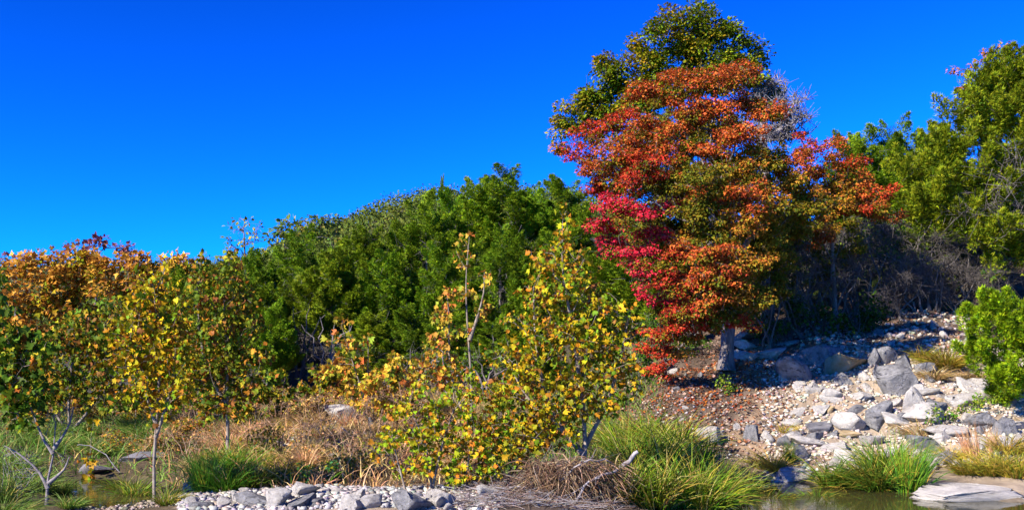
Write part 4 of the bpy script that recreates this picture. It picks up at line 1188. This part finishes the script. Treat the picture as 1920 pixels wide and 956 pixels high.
def stones():
    L = [
     ('boulder', 'large blue-grey block on the white gravel bar', 772, 958, 82, 44, M_ROCKG, 1, .8, (0, 0, .3)),
     ('boulder', 'long low grey boulder on the gravel bar, left of the pointed white one', 468, 952, 84, 30, M_ROCKG, 2, .6, (0, 0, -.1)),
     ('boulder', 'pointed white boulder on the gravel bar', 517, 956, 50, 46, M_ROCKW, 3, .8, (0, .2, 0)),
     ('boulder', 'rounded white boulder at the back of the gravel bar', 570, 934, 60, 32, M_ROCKW, 4, .7, (0, 0, .5)),
     ('rock', 'squarish white stone on the gravel bar left of the blue-grey block', 690, 952, 50, 28, M_ROCKW, 5, .7, (0, 0, 0)),
     ('rock', 'white stone on the gravel bar just right of the blue-grey block', 822, 954, 40, 28, M_ROCKW, 6, .8, (0, 0, 1)),
     ('rock', 'small white cube-like stone left of the long low grey boulder', 417, 952, 28, 22, M_ROCKW, 7, .8, (0, 0, .4)),
     ('rock', 'flat blue-grey stone at the left end of the gravel bar', 372, 955, 48, 14, M_ROCKG, 8, .8, (0, 0, .2)),
     ('rock', 'dark wet slab lying in the left pool', 172, 892, 66, 24, M_ROCKD, 9, .7, (.1, 0, .3)),
     ('rock', 'long dark slab at the far edge of the left pool', 262, 866, 96, 18, M_ROCKD, 10, .5, (0, 0, -.1)),
     ('boulder', 'pale boulder in the dry grass below the dead branches', 632, 790, 60, 36, M_ROCKW, 11, .8, (0, .2, .6)),
     ('ledge_stone', 'upper pale ledge stone just right of the maple trunk', 1410, 657, 62, 20, M_ROCKW, 1, .7, (0, .05, .1)),
     ('ledge_stone', 'lower blocky pale ledge stone touching the maple trunk', 1398, 677, 46, 24, M_ROCKW, 2, .8, (0, 0, 0)),
     ('ledge_stone', 'long ledge stone right of the lower blocky one', 1448, 677, 66, 25, M_ROCKW, 3, .7, (0, -.12, 0)),
     ('ledge_stone', 'topmost dark ledge stone behind the maple trunk', 1410, 637, 60, 18, M_ROCKG, 4, .7, (0, 0, .2)),
     ('ledge_stone', 'flat thin ledge slab above the long ledge stone', 1478, 650, 70, 12, M_ROCKW, 5, .7, (0, -.1, .1)),
     ('boulder', 'big shaded boulder in front of the ledge stones', 1492, 722, 92, 52, M_ROCKG, 6, .8, (0, .25, .2)),
     ('boulder', 'shaded boulder leaning behind the big shaded one', 1505, 690, 56, 32, M_ROCKG, 7, .8, (0, 0, .8)),
     ('boulder', 'broad shaded boulder left of the tan one', 1552, 690, 80, 46, M_ROCKG, 8, .7, (0, 0, .1)),
     ('boulder', 'tan ochre-faced boulder on the bank', 1598, 704, 96, 52, M_ROCKT, 9, .6, (0, -.22, .2)),
     ('rock', 'upright grey stone right of the tan boulder', 1640, 690, 22, 40, M_ROCKG, 10, .9, (0, .25, 0)),
     ('boulder', 'large grey boulder resting on the eroded bank', 1678, 742, 76, 66, M_ROCKG, 11, .8, (.1, .2, .15)),
     ('boulder', 'angular grey boulder behind and above the large grey one', 1660, 686, 46, 38, M_ROCKG, 12, .8, (0, .5, .3)),
     ('rock', 'grey angular rock right of the angular boulder', 1699, 694, 40, 30, M_ROCKG, 13, .8, (0, .3, 1)),
     ('rock', 'long tilted grey slab below the orange grass', 1732, 698, 70, 20, M_ROCKG, 14, .5, (0, -.42, .1)),
     ('rock', 'flat grey slab sloping down over white rubble', 1768, 772, 66, 18, M_ROCKG, 15, .6, (0, .32, 0)),
     ('boulder', 'white lumpy boulder beside the purple-grey one', 1605, 812, 64, 42, M_ROCKW, 16, .8, (0, 0, .4)),
     ('boulder', 'purple-grey rounded boulder above the right sedge clump', 1646, 804, 56, 34, M_ROCKG, 17, .8, (0, 0, 1)),
     ('rock', 'dark overhanging ledge rock above the water sedge', 1545, 808, 70, 18, M_ROCKD, 18, .7, (0, -.1, .2)),
     ('rock', 'flat tan stone below the white lumpy boulder', 1592, 822, 58, 14, M_ROCKT, 19, .6, (0, .05, 0)),
     ('boulder', 'grey boulder at right behind the reddish grass', 1850, 806, 66, 34, M_ROCKG, 20, .8, (0, 0, .7)),
     ('rock', 'white flat block at the right edge of the bank', 1900, 812, 60, 24, M_ROCKW, 21, .8, (0, 0, .1)),
     ('boulder', 'low grey boulder behind the right sedge clump', 1735, 848, 74, 34, M_ROCKG, 22, .8, (0, 0, .2)),
     ('rock', 'white stone between the right sedge and the yellow grass', 1764, 876, 40, 26, M_ROCKW, 23, .8, (0, 0, .9)),
     ('slab', 'broad flat white slab at the water edge, lower right', 1818, 942, 205, 26, M_ROCKW, 24, 1.0, (0.0, .02, .08)),
     ('slab', 'pale slab at the water edge between the two sedge clumps', 1490, 902, 96, 26, M_ROCKW, 25, .7, (0, .05, .2)),
     ('rock', 'thin flat stone lying in the water left of the pale slab', 1432, 903, 62, 9, M_ROCKG, 26, .6, (0, 0, 0)),
     ('rock', 'grey upright rock behind the pale water slab', 1502, 866, 40, 36, M_ROCKG, 27, .9, (0, .1, .4)),
     ('rock', 'upright grey stone at the foot of the litter slope', 1411, 828, 28, 34, M_ROCKG, 28, .8, (0, .15, 0)),
     ('rock', 'white stone right of the upright grey stone', 1440, 830, 24, 22, M_ROCKW, 29, .8, (0, 0, .5)),
     ('rock', 'white-topped dark stone beside the small sedge', 1472, 838, 36, 24, M_ROCKG, 30, .8, (0, 0, .5)),
     ('rock', 'white squarish stone half sunk in the bare bank', 1540, 778, 34, 20, M_ROCKW, 31, .8, (0, 0, .3)),
     ('rock', 'bluish flat stone in the rubble above the white lumpy boulder', 1612, 774, 42, 18, M_ROCKG, 32, .8, (0, .1, 0)),
     ('outcrop', 'broad cream outcrop below the tilted grey slab', 1742, 800, 96, 44, M_ROCKW, 34, .7, (.3, .1, .1)),
     ('outcrop', 'cream outcrop strip right of the large grey boulder', 1716, 775, 44, 56, M_ROCKW, 35, .6, (.3, 0, .2)),
     ('outcrop', 'low white outcrop under the lime juniper', 1818, 765, 80, 26, M_ROCKW, 36, .7, (.2, 0, 0)),
     ('ledge_block', 'flat broken white limestone block below the dark overhanging ledge rock', 1520, 838, 70, 20, M_ROCKW, 40, .7, (0.1, 0.08, -0.3)),
     ('ledge_block', 'flat broken white limestone block just above the middle of the pool sedge', 1570, 848, 60, 18, M_ROCKW, 41, .7, (0, -0.1, -0.1)),
     ('ledge_block', 'flat broken white limestone block behind the tall upright sedge', 1640, 838, 60, 20, M_ROCKW, 42, .7, (-0.1, 0.05, 0.1)),
     ('ledge_block', 'flat broken white limestone block right of the purple-grey boulder', 1690, 800, 60, 26, M_ROCKW, 43, .7, (0.1, -0.04, 0.3)),
     ('ledge_block', 'flat broken white limestone block under the wispy tan grass', 1780, 820, 80, 24, M_ROCKW, 44, .7, (0, 0.08, -0.2)),
     ('ledge_block', 'flat broken white limestone block behind the reddish bluestem', 1850, 838, 80, 22, M_ROCKW, 45, .7, (-0.1, -0.1, 0.0)),
     ('ledge_block', 'flat broken white limestone block at the right edge above the yellow grass', 1905, 850, 60, 24, M_ROCKW, 46, .7, (0.1, 0.05, 0.2)),
     ('ledge_block', 'flat broken white limestone block between the right sedge and the low grey boulder', 1690, 862, 60, 22, M_ROCKW, 47, .7, (0, -0.04, -0.3)),
     ('ledge_block', 'flat broken white limestone block on the bare bank below the shaded boulders', 1560, 760, 46, 18, M_ROCKW, 48, .7, (-0.1, 0.08, -0.1)),
     ('ledge_block', 'flat broken white limestone block left of the large grey boulder, below it', 1620, 752, 54, 16, M_ROCKW, 49, .7, (0.1, -0.1, 0.1)),
     ('ledge_block', 'flat broken white limestone block left of the dark overhanging ledge rock', 1490, 800, 50, 16, M_ROCKW, 50, .7, (0, 0.05, 0.3)),
     ('ledge_block', 'flat broken white limestone block below the long tilted grey slab', 1740, 742, 54, 16, M_ROCKW, 51, .7, (-0.1, -0.04, -0.2)),
     ('boulder', 'whitish outcrop patch in the bank behind the big sedge', 1330, 832, 60, 34, M_ROCKW, 33, .7, (0, 0, .3)),
    ]
    for a in L:
        rock(a[0], a[1], a[2], a[3], a[4], a[5], a[6], a[7], a[8], a[9])
    r = np.random.default_rng(61)
    def scatter_rocks(n, lab, group, px0, px1, py0, py1, w0, w1, mats, cond=None):
        k = 0
        while k < n:
            px, py = r.uniform(px0, px1), r.uniform(py0, py1)
            if cond and not cond(px, py):
                continue
            w = w0 + (w1 - w0) * r.random() ** 2.2
            mt = mats[int(r.integers(len(mats)))]
            shade = {M_ROCKW.name: 'white', M_ROCKG.name: 'grey', M_ROCKT.name: 'tan'}[mt.name]
            rock('rock', lab.replace('pale', shade).replace('white', shade), px, py, w, w * r.uniform(.45, .8), mt, int(r.integers(40, 52)), r.uniform(.7, 1.1), (r.normal() * .15, r.normal() * .15, r.random() * 6.28), 0.4, sink=.25, group=group)
            k += 1
    scatter_rocks(70, 'small loose white stone lying on the gravel bar', 'loose stones on the gravel bar', 350, 930, 924, 958, 12, 50, [M_ROCKW, M_ROCKW, M_ROCKG])
    scatter_rocks(40, 'half sunk angular pale block on the eroded bank', 'angular blocks sunk in the bank', 1480, 1920, 705, 880, 26, 60, [M_ROCKW, M_ROCKW, M_ROCKW, M_ROCKW, M_ROCKG])
    scatter_rocks(115, 'loose pale stone lying on the sunny eroded bank', 'loose stones on the sunny bank', 1480, 1920, 700, 880, 8, 28, [M_ROCKW, M_ROCKW, M_ROCKW, M_ROCKG, M_ROCKT], lambda x, y: y > 700 + max(0, x - 1720) * .2)
    scatter_rocks(16, 'pale rock half hidden in the dry meadow', 'pale rocks in the dry meadow', 520, 740, 780, 860, 12, 36, [M_ROCKW, M_ROCKW, M_ROCKG])
    scatter_rocks(45, 'loose stone lying among leaf litter below the maple', 'stones in the leaf litter below the maple', 1230, 1500, 690, 820, 7, 20, [M_ROCKG, M_ROCKW, M_ROCKG])
    scatter_rocks(40, 'loose stone lying on the shaded upper slope', 'stones on the shaded upper slope', 1480, 1800, 590, 660, 8, 26, [M_ROCKG, M_ROCKW])
    # gravel: past counting
    g = Geo()
    v0 = np.array([(x, y, z) for x in (-.8, .8) for y in (-.8, .8) for z in (-.8, .8)], float)
    f0 = np.array([(0, 1, 3), (0, 3, 2), (4, 6, 7), (4, 7, 5), (0, 4, 5), (0, 5, 1), (2, 3, 7), (2, 7, 6), (0, 2, 6), (0, 6, 4), (1, 5, 7), (1, 7, 3)])
    def gravel(n, px0, px1, d0, d1, s0, s1, pal, w, cond=None):
        px, d = r.uniform(px0, px1, n), r.uniform(d0, d1, n)
        if cond is not None:
            k = cond(px, d)
            px, d = px[k], d[k]
        n = len(px)
        x = (px - 960) / F * d
        z = ground_z(x, d)
        ok = z > -0.12
        x, d, z = x[ok], d[ok], z[ok]
        n = len(x)
        s = s0 + (s1 - s0) * r.random(n) ** 3
        rot = frames(rnd_dirs(n, r), rnd_dirs(n, r))
        tv = v0[None] * (0.6 + 0.6 * r.random((n, len(v0), 1))) + r.normal(size=(n, len(v0), 3)) * .12
        tv = np.einsum('nij,nkj->nki', rot, tv) * np.array([1, 1, .7]) * s[:, None, None]
        v = tv + np.c_[x, d, z + s * .3][:, None]
        f = (f0[None] + (np.arange(n) * len(v0))[:, None, None]).reshape(-1, 3)
        g.add(v.reshape(-1, 3), f, np.repeat(mixcol(pal, w, n, r), len(v0), 0))
    pale = [(.54, .48, .39), (.42, .36, .28), (.25, .215, .18), (.46, .37, .25)]
    bar = [(.44, .41, .375), (.34, .315, .29), (.20, .185, .175), (.40, .33, .26)]
    gravel(7500, 335, 930, 13.2, 15.4, .008, .06, bar, [4, 3, 1.5, 1])
    gravel(12000, 1430, 2000, 18.3, 24.6, .007, .055, pale, [4, 3, 1, 1.5])
    gravel(3000, 1200, 1500, 19, 23.5, .008, .04, [(.32, .24, .19), (.22, .17, .14), (.45, .40, .36)], [2, 2, 1])
    gravel(1500, 1500, 1850, 24.5, 29, .02, .08, pale, [2, 2, 2, 1])
    gravel(1800, 520, 780, 21, 27, .02, .07, pale, [3, 3, 1, 2])
    gravel(700, 130, 330, 14, 15.5, .012, .04, [(.25, .2, .14), (.35, .3, .25), (.16, .13, .1)], [2, 1, 2])
    obj('gravel', g.mesh('gravel', M_GRAVEL), kind='stuff')
    # fallen leaves on the slope
    g = Geo()
    n = 9000
    px, d = r.uniform(1150, 1800, n), r.uniform(19.6, 30, n)
    keep = (px < 1490) | (d > 24)
    px, d = px[keep], d[keep]
    n = len(px)
    x = (px - 960) / F * d
    pos = np.c_[x, d, ground_z(x, d) + 0.015 + 0.03 * r.random(n)]
    scatter(g, T_QUAD, pos, frames(rnd_dirs(n, r) * np.array([1, 1, .5]), rnd_dirs(n, r) * .9 + np.array([0, -.3, 1.0])), .05 + .07 * r.random(n), mixcol([(.20, .12, .08), (.12, .075, .05), (.30, .20, .15), (.28, .09, .04)], [3, 3, 2, .7], n, r))
    n = 2600
    px, d = np.clip(r.normal(1320, 90, n), 1130, 1560), np.clip(r.normal(23.2, 1.3, n), 20.2, 27)
    x = (px - 960) / F * d
    pos = np.c_[x, d, ground_z(x, d) + 0.02 + 0.03 * r.random(n)]
    scatter(g, T_MAPLE, pos, frames(rnd_dirs(n, r) * np.array([1, 1, .4]), rnd_dirs(n, r) * .7 + np.array([0, -.2, 1.0])), .04 + .05 * r.random(n), mixcol([(.26, .04, .015), (.28, .09, .02), (.16, .05, .025)], [2, 2, 2], n, r))
    obj('leaf_litter', g.mesh('leaf_litter', M_LEAF), kind='stuff')
stones()

# ------------------------------------------------------------------ grasses
def blades(g, pos, dirs, length, width, bend, c0, c1, r):
    """curved grass blades of three segments"""
    n = len(pos)
    side = unit(np.cross(dirs, rnd_dirs(n, r)))
    out = unit(dirs * np.array([1, 1, 0]) + r.normal(size=(n, 3)) * np.array([.15, .15, 0]))
    V, Cc = [], []
    p = pos.copy()
    d = dirs.copy()
    ws = [1, .9, .6, 0]
    for s in range(4):
        t = s / 3
        c = c0 * (1 - t) + c1 * t
        w = (width * ws[s])[:, None]
        if s < 3:
            V += [p - side * w, p + side * w]
            Cc += [c, c]
        else:
            V += [p]
            Cc += [c]
        p = p + d * (length / 3)[:, None]
        d = unit(d + out * (bend * .8)[:, None] + np.array([0, 0, -1.0]) * (bend * .75)[:, None])
    V = np.stack(V, 1)
    Cc = np.stack(Cc, 1)
    base = (np.arange(n) * 7)[:, None, None]
    q = (np.array([[0, 1, 3, 2], [2, 3, 5, 4]])[None] + base).reshape(-1, 4)
    t = (np.array([[4, 5, 6]])[None] + base).reshape(-1, 3)
    k = g.n
    g.V.append(V.reshape(-1, 3)); g.C.append(Cc.reshape(-1, 3)); g.F.append(q + k); g.F.append(t + k)
    g.n += 7 * n

GP = dict(
    sedge=([(.08, .155, .006), (.04, .10, .006), (.15, .17, .008), (.26, .20, .03), (.20, .11, .03), (.34, .27, .10)], [3, 2.6, 2.2, 1.5, .9, .7]),
    reed=([(.035, .12, .008), (.07, .16, .008), (.12, .18, .010), (.20, .15, .02)], [3, 3, 1.4, .8]),
    dark=([(.05, .10, .007), (.10, .12, .009), (.20, .13, .02), (.03, .075, .007)], [3, 2, 1.5, 2]),
    yellow=([(.26, .20, .02), (.20, .19, .015), (.34, .20, .04), (.12, .16, .012)], [3, 2, 2, 1.5]),
    dry=([(.36, .23, .09), (.27, .17, .07), (.42, .30, .13), (.20, .16, .03), (.12, .08, .03)], [3, 2, 2, 1.4, 1.2]),
    pink=([(.40, .21, .10), (.34, .17, .07), (.42, .27, .14), (.20, .12, .04)], [3, 2, 2, 1.5]),
    pale=([(.11, .17, .025), (.07, .14, .012), (.27, .21, .06), (.045, .09, .010)], [3, 3, 1.5, 2]))

def tuft_mesh(seed, pal, n, h, spread, splay, bend, width):
    r = np.random.default_rng(seed)
    g = Geo()
    a = r.random(n) * 6.283
    rr = spread * np.sqrt(r.random(n))
    pos = np.c_[rr * np.cos(a), rr * np.sin(a), np.full(n, -.04)]
    lean = r.normal(size=2) * 0.2
    d = unit(np.c_[np.cos(a), np.sin(a), np.zeros(n)] * (splay * (0.2 + 0.8 * rr / max(spread, 1e-6)) * (0.4 + 1.2 * r.random(n)))[:, None] + np.array([lean[0], lean[1], 1]) + r.normal(size=(n, 3)) * 0.2)
    L = h * (0.3 + 0.85 * r.random(n))
    c0 = mixcol(GP[pal][0], GP[pal][1], n, r)
    c1 = c0 * 0.6 + 0.4 * mixcol(GP[pal][0], GP[pal][1], n, r)
    blades(g, pos, d, L, width * (0.6 + 0.8 * r.random(n)), bend * (0.4 + r.random(n)), c0, c1, r)
    return g.mesh('grass_tuft', M_GRASS)

TUFT = {}
def tuft(name, label, px, py, hpx, wpx, pal, k=0, group=None, splay=.7, bend=.4, n=420, width=.009):
    """a grass tuft whose foot shows at (px, py)"""
    key = (pal, k, splay, bend, n)
    if key not in TUFT:
        TUFT[key] = tuft_mesh(700 + len(TUFT), pal, n, 1.0, .28, splay, bend, width)
    b = hit(px, py)
    s = b[1] / F
    o = obj(name, TUFT[key])
    o.location = tuple(b)
    o.scale = (wpx * s / 1.1, wpx * s / 1.1, hpx * s)
    o.rotation_euler = (0, 0, rng.random() * 6.28)
    tag(o, label, 'grass', group)
    o['kind'] = 'thing'
    return o

def grasses():
    T = tuft
    big = 'sedge clumps around the big maple bank'
    for i, (px, py, h, w) in enumerate([(1165, 842, 70, 90), (1215, 838, 74, 90), (1265, 850, 78, 100), (1190, 880, 90, 100), (1245, 890, 96, 110), (1305, 885, 80, 90), (1170, 940, 100, 100), (1225, 950, 110, 110), (1285, 945, 104, 110), (1340, 925, 88, 80), (1330, 955, 90, 90), (1388, 935, 70, 60), (1130, 900, 80, 70)]):
        T('sedge_clump', f'bright green sedge left of the creek pool, {ORD[i]} of its bed counted from the back', px, py, h * 1.25, w * 1.25, 'sedge', i % 5, 'sedge bed left of the creek pool', n=520)
    T('sedge_clump', 'tall upright green sedge at the right end of the pool clump', 1705, 920, 125, 80, 'reed', 0, None, .55, .2)
    T('sedge_clump', 'dense drooping sedge at the middle of the pool clump', 1640, 918, 110, 120, 'dark', 0, None, .9, .5, n=700)
    T('sedge_clump', 'low drooping sedge at the left end of the pool clump', 1570, 912, 84, 110, 'dark', 1, None, 1.0, .5, n=700)
    T('sedge_clump', 'brown-based sedge behind the drooping middle sedge', 1665, 890, 105, 100, 'sedge', 1, None, .9, .4, n=600)
    T('sedge_clump', 'small sedge tuft behind the pale water slab', 1450, 880, 58, 74, 'yellow', 1, None, .9, .4)
    T('sedge_clump', 'dark drooping sedge standing in the pool below the pale water slab', 1440, 952, 60, 80, 'dark', 8, None, .8, .45)
    T('sedge_clump', 'short sedge standing in the pool, left of the drooping clump', 1525, 945, 46, 70, 'dark', 9, None, .8, .45)
    T('grass_tuft', 'narrow green tuft beside the white-topped dark stone', 1482, 868, 50, 26, 'reed', 1, None, .5, .2)
    T('grass_tuft', 'tiny yellow tuft alone on the bare bank', 1474, 812, 34, 40, 'yellow', 2, None, .9, .5, n=160)
    T('grass_tuft', 'orange-yellow grass mound beside the lime juniper', 1775, 690, 62, 90, 'yellow', 3, None, .9, .5, n=600)
    T('grass_tuft', 'smaller yellow grass mound left of the orange-yellow mound', 1728, 676, 40, 60, 'yellow', 4, None, .9, .5)
    T('grass_tuft', 'tan dry grass hanging below the orange-yellow mound', 1752, 712, 40, 60, 'dry', 0, None, 1.0, .6)
    T('grass_tuft', 'brown dry tuft at the foot of the lime juniper', 1815, 712, 36, 60, 'dry', 1, None, 1.0, .6)
    T('grass_tuft', 'wispy tan grass tuft in the middle of the rocky bank', 1722, 820, 50, 66, 'dry', 2, None, .8, .4, n=260)
    T('grass_tuft', 'reddish feathery bluestem grass standing tall at right', 1826, 862, 84, 44, 'pink', 0, None, .25, .12, n=260)
    T('grass_tuft', 'shorter reddish grass right of the tall bluestem', 1860, 850, 62, 30, 'pink', 1, None, .25, .12, n=160)
    for i, (px, py, h, w) in enumerate([(1820, 888, 60, 90), (1862, 890, 74, 90), (1905, 892, 84, 90), (1890, 850, 56, 80), (1780, 862, 40, 60)]):
        T('grass_tuft', f'yellow-olive grass tuft behind the broad white slab, {ORD[i]} in its patch', px, py, h, w, 'yellow', i, 'yellow grass behind the broad white slab', .8, .4)
    T('sedge_clump', 'tall bright green reeds left of the gravel bar', 385, 925, 100, 60, 'reed', 2, None, .35, .15, n=500)
    for i, (px, py, h, w) in enumerate([(425, 922, 80, 90), (470, 915, 70, 90), (440, 890, 84, 100), (505, 905, 56, 80), (400, 895, 70, 90)]):
        T('sedge_clump', f'dark green sedge behind the gravel bar, {ORD[i]} of the clump', px, py, h, w, 'dark' if i % 2 else 'reed', 3 + i, 'dark sedge behind the gravel bar', .7, .35)
    for i, (px, py, h, w) in enumerate([(255, 935, 80, 80), (225, 925, 56, 70), (315, 945, 66, 60)]):
        T('grass_tuft', ['long drooping grass beside the yellow sapling trunk', 'short drooping grass at the edge of the left pool', 'olive grass right of the yellow sapling trunk'][i], px, py, h, w, 'sedge', 2 + i, None, .9, .5, n=260)
    for i, (px, py, h, w) in enumerate([(15, 940, 90, 90), (60, 920, 70, 90), (25, 890, 70, 90), (110, 925, 50, 60), (130, 952, 40, 60), (20, 965, 60, 80)]):
        T('grass_tuft', f'green grass around the leafless grey shrub, {ORD[i]} of the patch', px, py, h, w, 'pale', i, 'grass around the leafless grey shrub', .8, .4)
    r = np.random.default_rng(77)
    for i in range(20):
        px, py = r.uniform(70, 330), r.uniform(790, 858)
        T('grass_tuft', 'pale green tuft in the meadow behind the left pool', px, py, r.uniform(26, 46), r.uniform(60, 90), 'pale', i % 4, 'pale green tufts behind the left pool', .9, .45)
    for i in range(64):
        px, py = r.uniform(330, 960), r.uniform(772, 895)
        T('grass_tuft', ['dry tan', 'pinkish dry', 'dry tan', 'yellowish'][i % 4] + ' tuft in the meadow behind the gravel bar', px, py, r.uniform(24, 62), r.uniform(40, 84), ['dry', 'pink', 'dry', 'yellow'][i % 4], i % 4, 'dry tan tufts behind the gravel bar', .8, .35)
    for i in range(10):
        px, py = r.uniform(520, 700), r.uniform(860, 905)
        T('grass_tuft', 'yellow-green tuft along the back of the gravel bar', px, py, r.uniform(18, 30), r.uniform(40, 60), 'yellow', i % 4, 'yellow-green tufts along the gravel bar', .9, .45)
    # meadow ground cover: past counting
    g = Geo()
    n = 22000
    px, d = r.uniform(-250, 1240, n), r.uniform(15.2, 34, n)
    x = (px - 960) / F * d
    z = ground_z(x, d)
    ok = (z > 0.05)
    px, x, d, z = px[ok], x[ok], d[ok], z[ok]
    n = len(x)
    pos = np.c_[x, d, z - .02]
    w = wnoise(pos[:, :2], .25, 5)
    dry = (w + (px - 380) / 250 * np.where(px > 900, -1, 1) > r.normal(size=n) * .4)[:, None]
    pink = (wnoise(pos[:, :2], .4, 8) > r.normal(size=n) * .4)[:, None]
    c0 = np.where(dry, np.where(pink, mixcol(*GP['pink'], n, r), mixcol(*GP['dry'], n, r)), mixcol(*GP['pale'], n, r))
    blades(g, pos, unit(r.normal(size=(n, 3)) * .4 + np.array([0, 0, 1])), .15 + .55 * r.random(n) ** 1.5, .007 + .005 * r.random(n), .2 + .4 * r.random(n), c0, c0 * .9, r)
    obj('meadow_grass', g.mesh('meadow_grass', M_GRASS), kind='stuff')
grasses()

# ------------------------------------------------------------------ flood debris, driftwood
def debris():
    r = np.random.default_rng(95)
    b = hit(1050, 950)
    d = 14.6
    root = thing('debris_pile', 'matted heap of flood debris twigs around the sapling foot', 'debris', b)
    g = Geo()
    v, f = ICO3
    for (px, py, w, h, dd) in [(1065, 900, 84, 36, 15.1), (1010, 930, 60, 26, 14.8), (1120, 900, 46, 32, 15.1)]:
        c = P(px, py, dd)
        s = dd / F
        g.add(c + v * np.array([w * s, .55, h * s]) * (1 + .12 * wnoise(v, .6, 9)[:, None]), f, mixcol([(.16, .12, .10)], [1], len(v), r))
    obj('mound', g.mesh('mound', M_GROUND, b), root)
    g = Geo()
    n = 4200
    px = np.clip(r.normal(1045, 68, n), 870, 1180)
    t = (px - 1045) / 120
    top = 862 + 50 * np.abs(t) ** 1.5
    py = top + r.random(n) * (958 - top)
    dd = 14.1 + .4 * np.abs(t) + .8 * (950 - py) / 100 + r.normal(size=n) * .12
    p0 = np.c_[(px - 960) / F * dd, dd, CAMZ + (HY - py) / F * dd]
    dr = rnd_dirs(n, r) * np.array([1, .6, .55])
    dr[:, 2] -= .25 * np.abs(dr[:, 0])
    L = .10 + .34 * r.random((n, 1)) ** 1.6
    p1 = p0 + unit(dr) * L
    rr = .004 + .006 * r.random(n) ** 2
    sticks(g, p0, p1, rr, rr * .5, mixcol([(1.1, .82, .62), (.80, .52, .36), (1.15, 1.0, .92), (.45, .30, .21)], [3, 3, 1.5, 2], n, r))
    t = obj('twigs', g.mesh('twigs', M_DRY, b), root)
    t['kind'] = 'stuff'
    g = Geo()
    n = 1500
    px = r.uniform(850, 1150, n)
    dd = r.uniform(13.2, 15.2, n)
    x = (px - 960) / F * dd
    p0 = np.c_[x, dd, ground_z(x, dd) + .02 + .08 * r.random(n)]
    p1 = p0 + rnd_dirs(n, r) * np.array([.35, .25, .10])
    p1[:, 2] = np.maximum(p1[:, 2], ground_z(p1[:, 0], p1[:, 1]) + .01)
    sticks(g, p0, p1, np.full(n, .0055), np.full(n, .003), mixcol([(1.2, 1.1, 1.1), (.9, .65, .5), (.5, .35, .26)], [2, 1.4, 1], n, r))
    hang = Geo()
    k = 1400
    hx = r.uniform(985, 1170, k)
    hd = 14.35 - .35 * r.random(k) + .3 * np.abs(hx - 1070) / 100
    hz = CAMZ + (HY - r.uniform(868, 925, k)) / F * hd
    hp = np.c_[(hx - 960) / F * hd, hd, hz]
    c = mixcol([(.30, .19, .11), (.20, .12, .07), (.36, .26, .17), (.11, .07, .04)], [3, 3, 2, 2], k, r)
    blades(hang, hp, unit(r.normal(size=(k, 3)) * .6 + np.array([0, -.8, .1])), .25 + .4 * r.random(k), .004 + .005 * r.random(k), .5 + .6 * r.random(k), c, c * .85, r)
    hs = obj('hanging_strands', hang.mesh('hanging_strands', M_GRASS, b), root)
    hs['kind'] = 'stuff'
    t = obj('loose_twigs', g.mesh('loose_twigs', M_DRY, b), root)
    t['kind'] = 'stuff'
    def limb(name, label, pts, rad, k=9, forks=3, mat=M_DRY):
        base = np.asarray(pts[0])
        g = Geo()
        q = path(*pts, n=k, r=r, wob=.012)
        tube(g, q, np.linspace(rad, rad * .55, k), 8, (1.0, .98, .98), rough=.08, r=r)
        for _ in range(forks):
            j = int(r.integers(2, k - 1))
            e = q[j] + unit(q[j] - q[j - 1]) * .2 + r.normal(size=3) * .12
            tube(g, [q[j], (q[j] + e) / 2 + r.normal(size=3) * .02, e], [rad * .45, rad * .35, rad * .15], 5, (.9, .85, .85))
        o = obj(name, g.mesh(name, mat, base, smooth=True), loc=base)
        return tag(o, label, 'branch')
    limb('driftwood_branch', 'thick whitish broken branch stub sticking out of the debris to the right', [P(1150, 886, 14.6), P(1172, 868, 14.4), P(1196, 846, 14.3)], .05, forks=0)
    limb('driftwood_branch', 'pale grey arching branch over the debris heap', [P(1050, 900, 14.1), P(1085, 872, 14.0), P(1125, 860, 14.1), P(1150, 870, 14.3)], .016)
    limb('driftwood_branch', 'pale grey forked branch slanting down across the debris', [P(1158, 880, 14.2), P(1120, 895, 14.0), P(1092, 912, 13.9), P(1075, 950, 13.8)], .022, forks=4)
    limb('driftwood_branch', 'long thin stick lying on the gravel left of the debris', [P(875, 918, 14.5), P(930, 915, 14.4), P(1000, 912, 14.3)], .012, forks=2)
    limb('fallen_branch', 'long grey fallen branch under the dead juniper branches', [P(590, 748, 30.0), P(640, 728, 30), P(690, 718, 30), P(740, 726, 30)], .06, forks=5)
    limb('fallen_branch', 'thin curved fallen stick in the dry meadow', [P(640, 800, 22), P(690, 846, 20), P(725, 868, 18.5)], .016, forks=2)
    limb('fallen_branch', 'pale arching dead stem beside the left pool', [P(225, 885, 17), P(200, 855, 17), P(165, 835, 17), P(145, 834, 17)], .010, forks=0)
debris()

# ------------------------------------------------------------------ labels: look-alikes are told apart by their order in the photograph
def order_labels():
    tens = ['', '', 'twent', 'thirt', 'fort']
    names = ORD + [f'{tens[k // 10]}{"ieth" if k % 10 == 0 else "y-" + ORD[k % 10 - 1]}' for k in range(21, 45)]
    sets = {}
    for o in C.objects:
        if 'label' in o and 'group' in o:
            sets.setdefault(o['label'], []).append(o)
    for lab, os_ in sets.items():
        if 1 < len(os_) <= 40:
            os_.sort(key=lambda o: o.location.x / o.location.y)
            for k, o in enumerate(os_):
                o['label'] = f'{lab}, {names[k]} from the left'
order_labels()
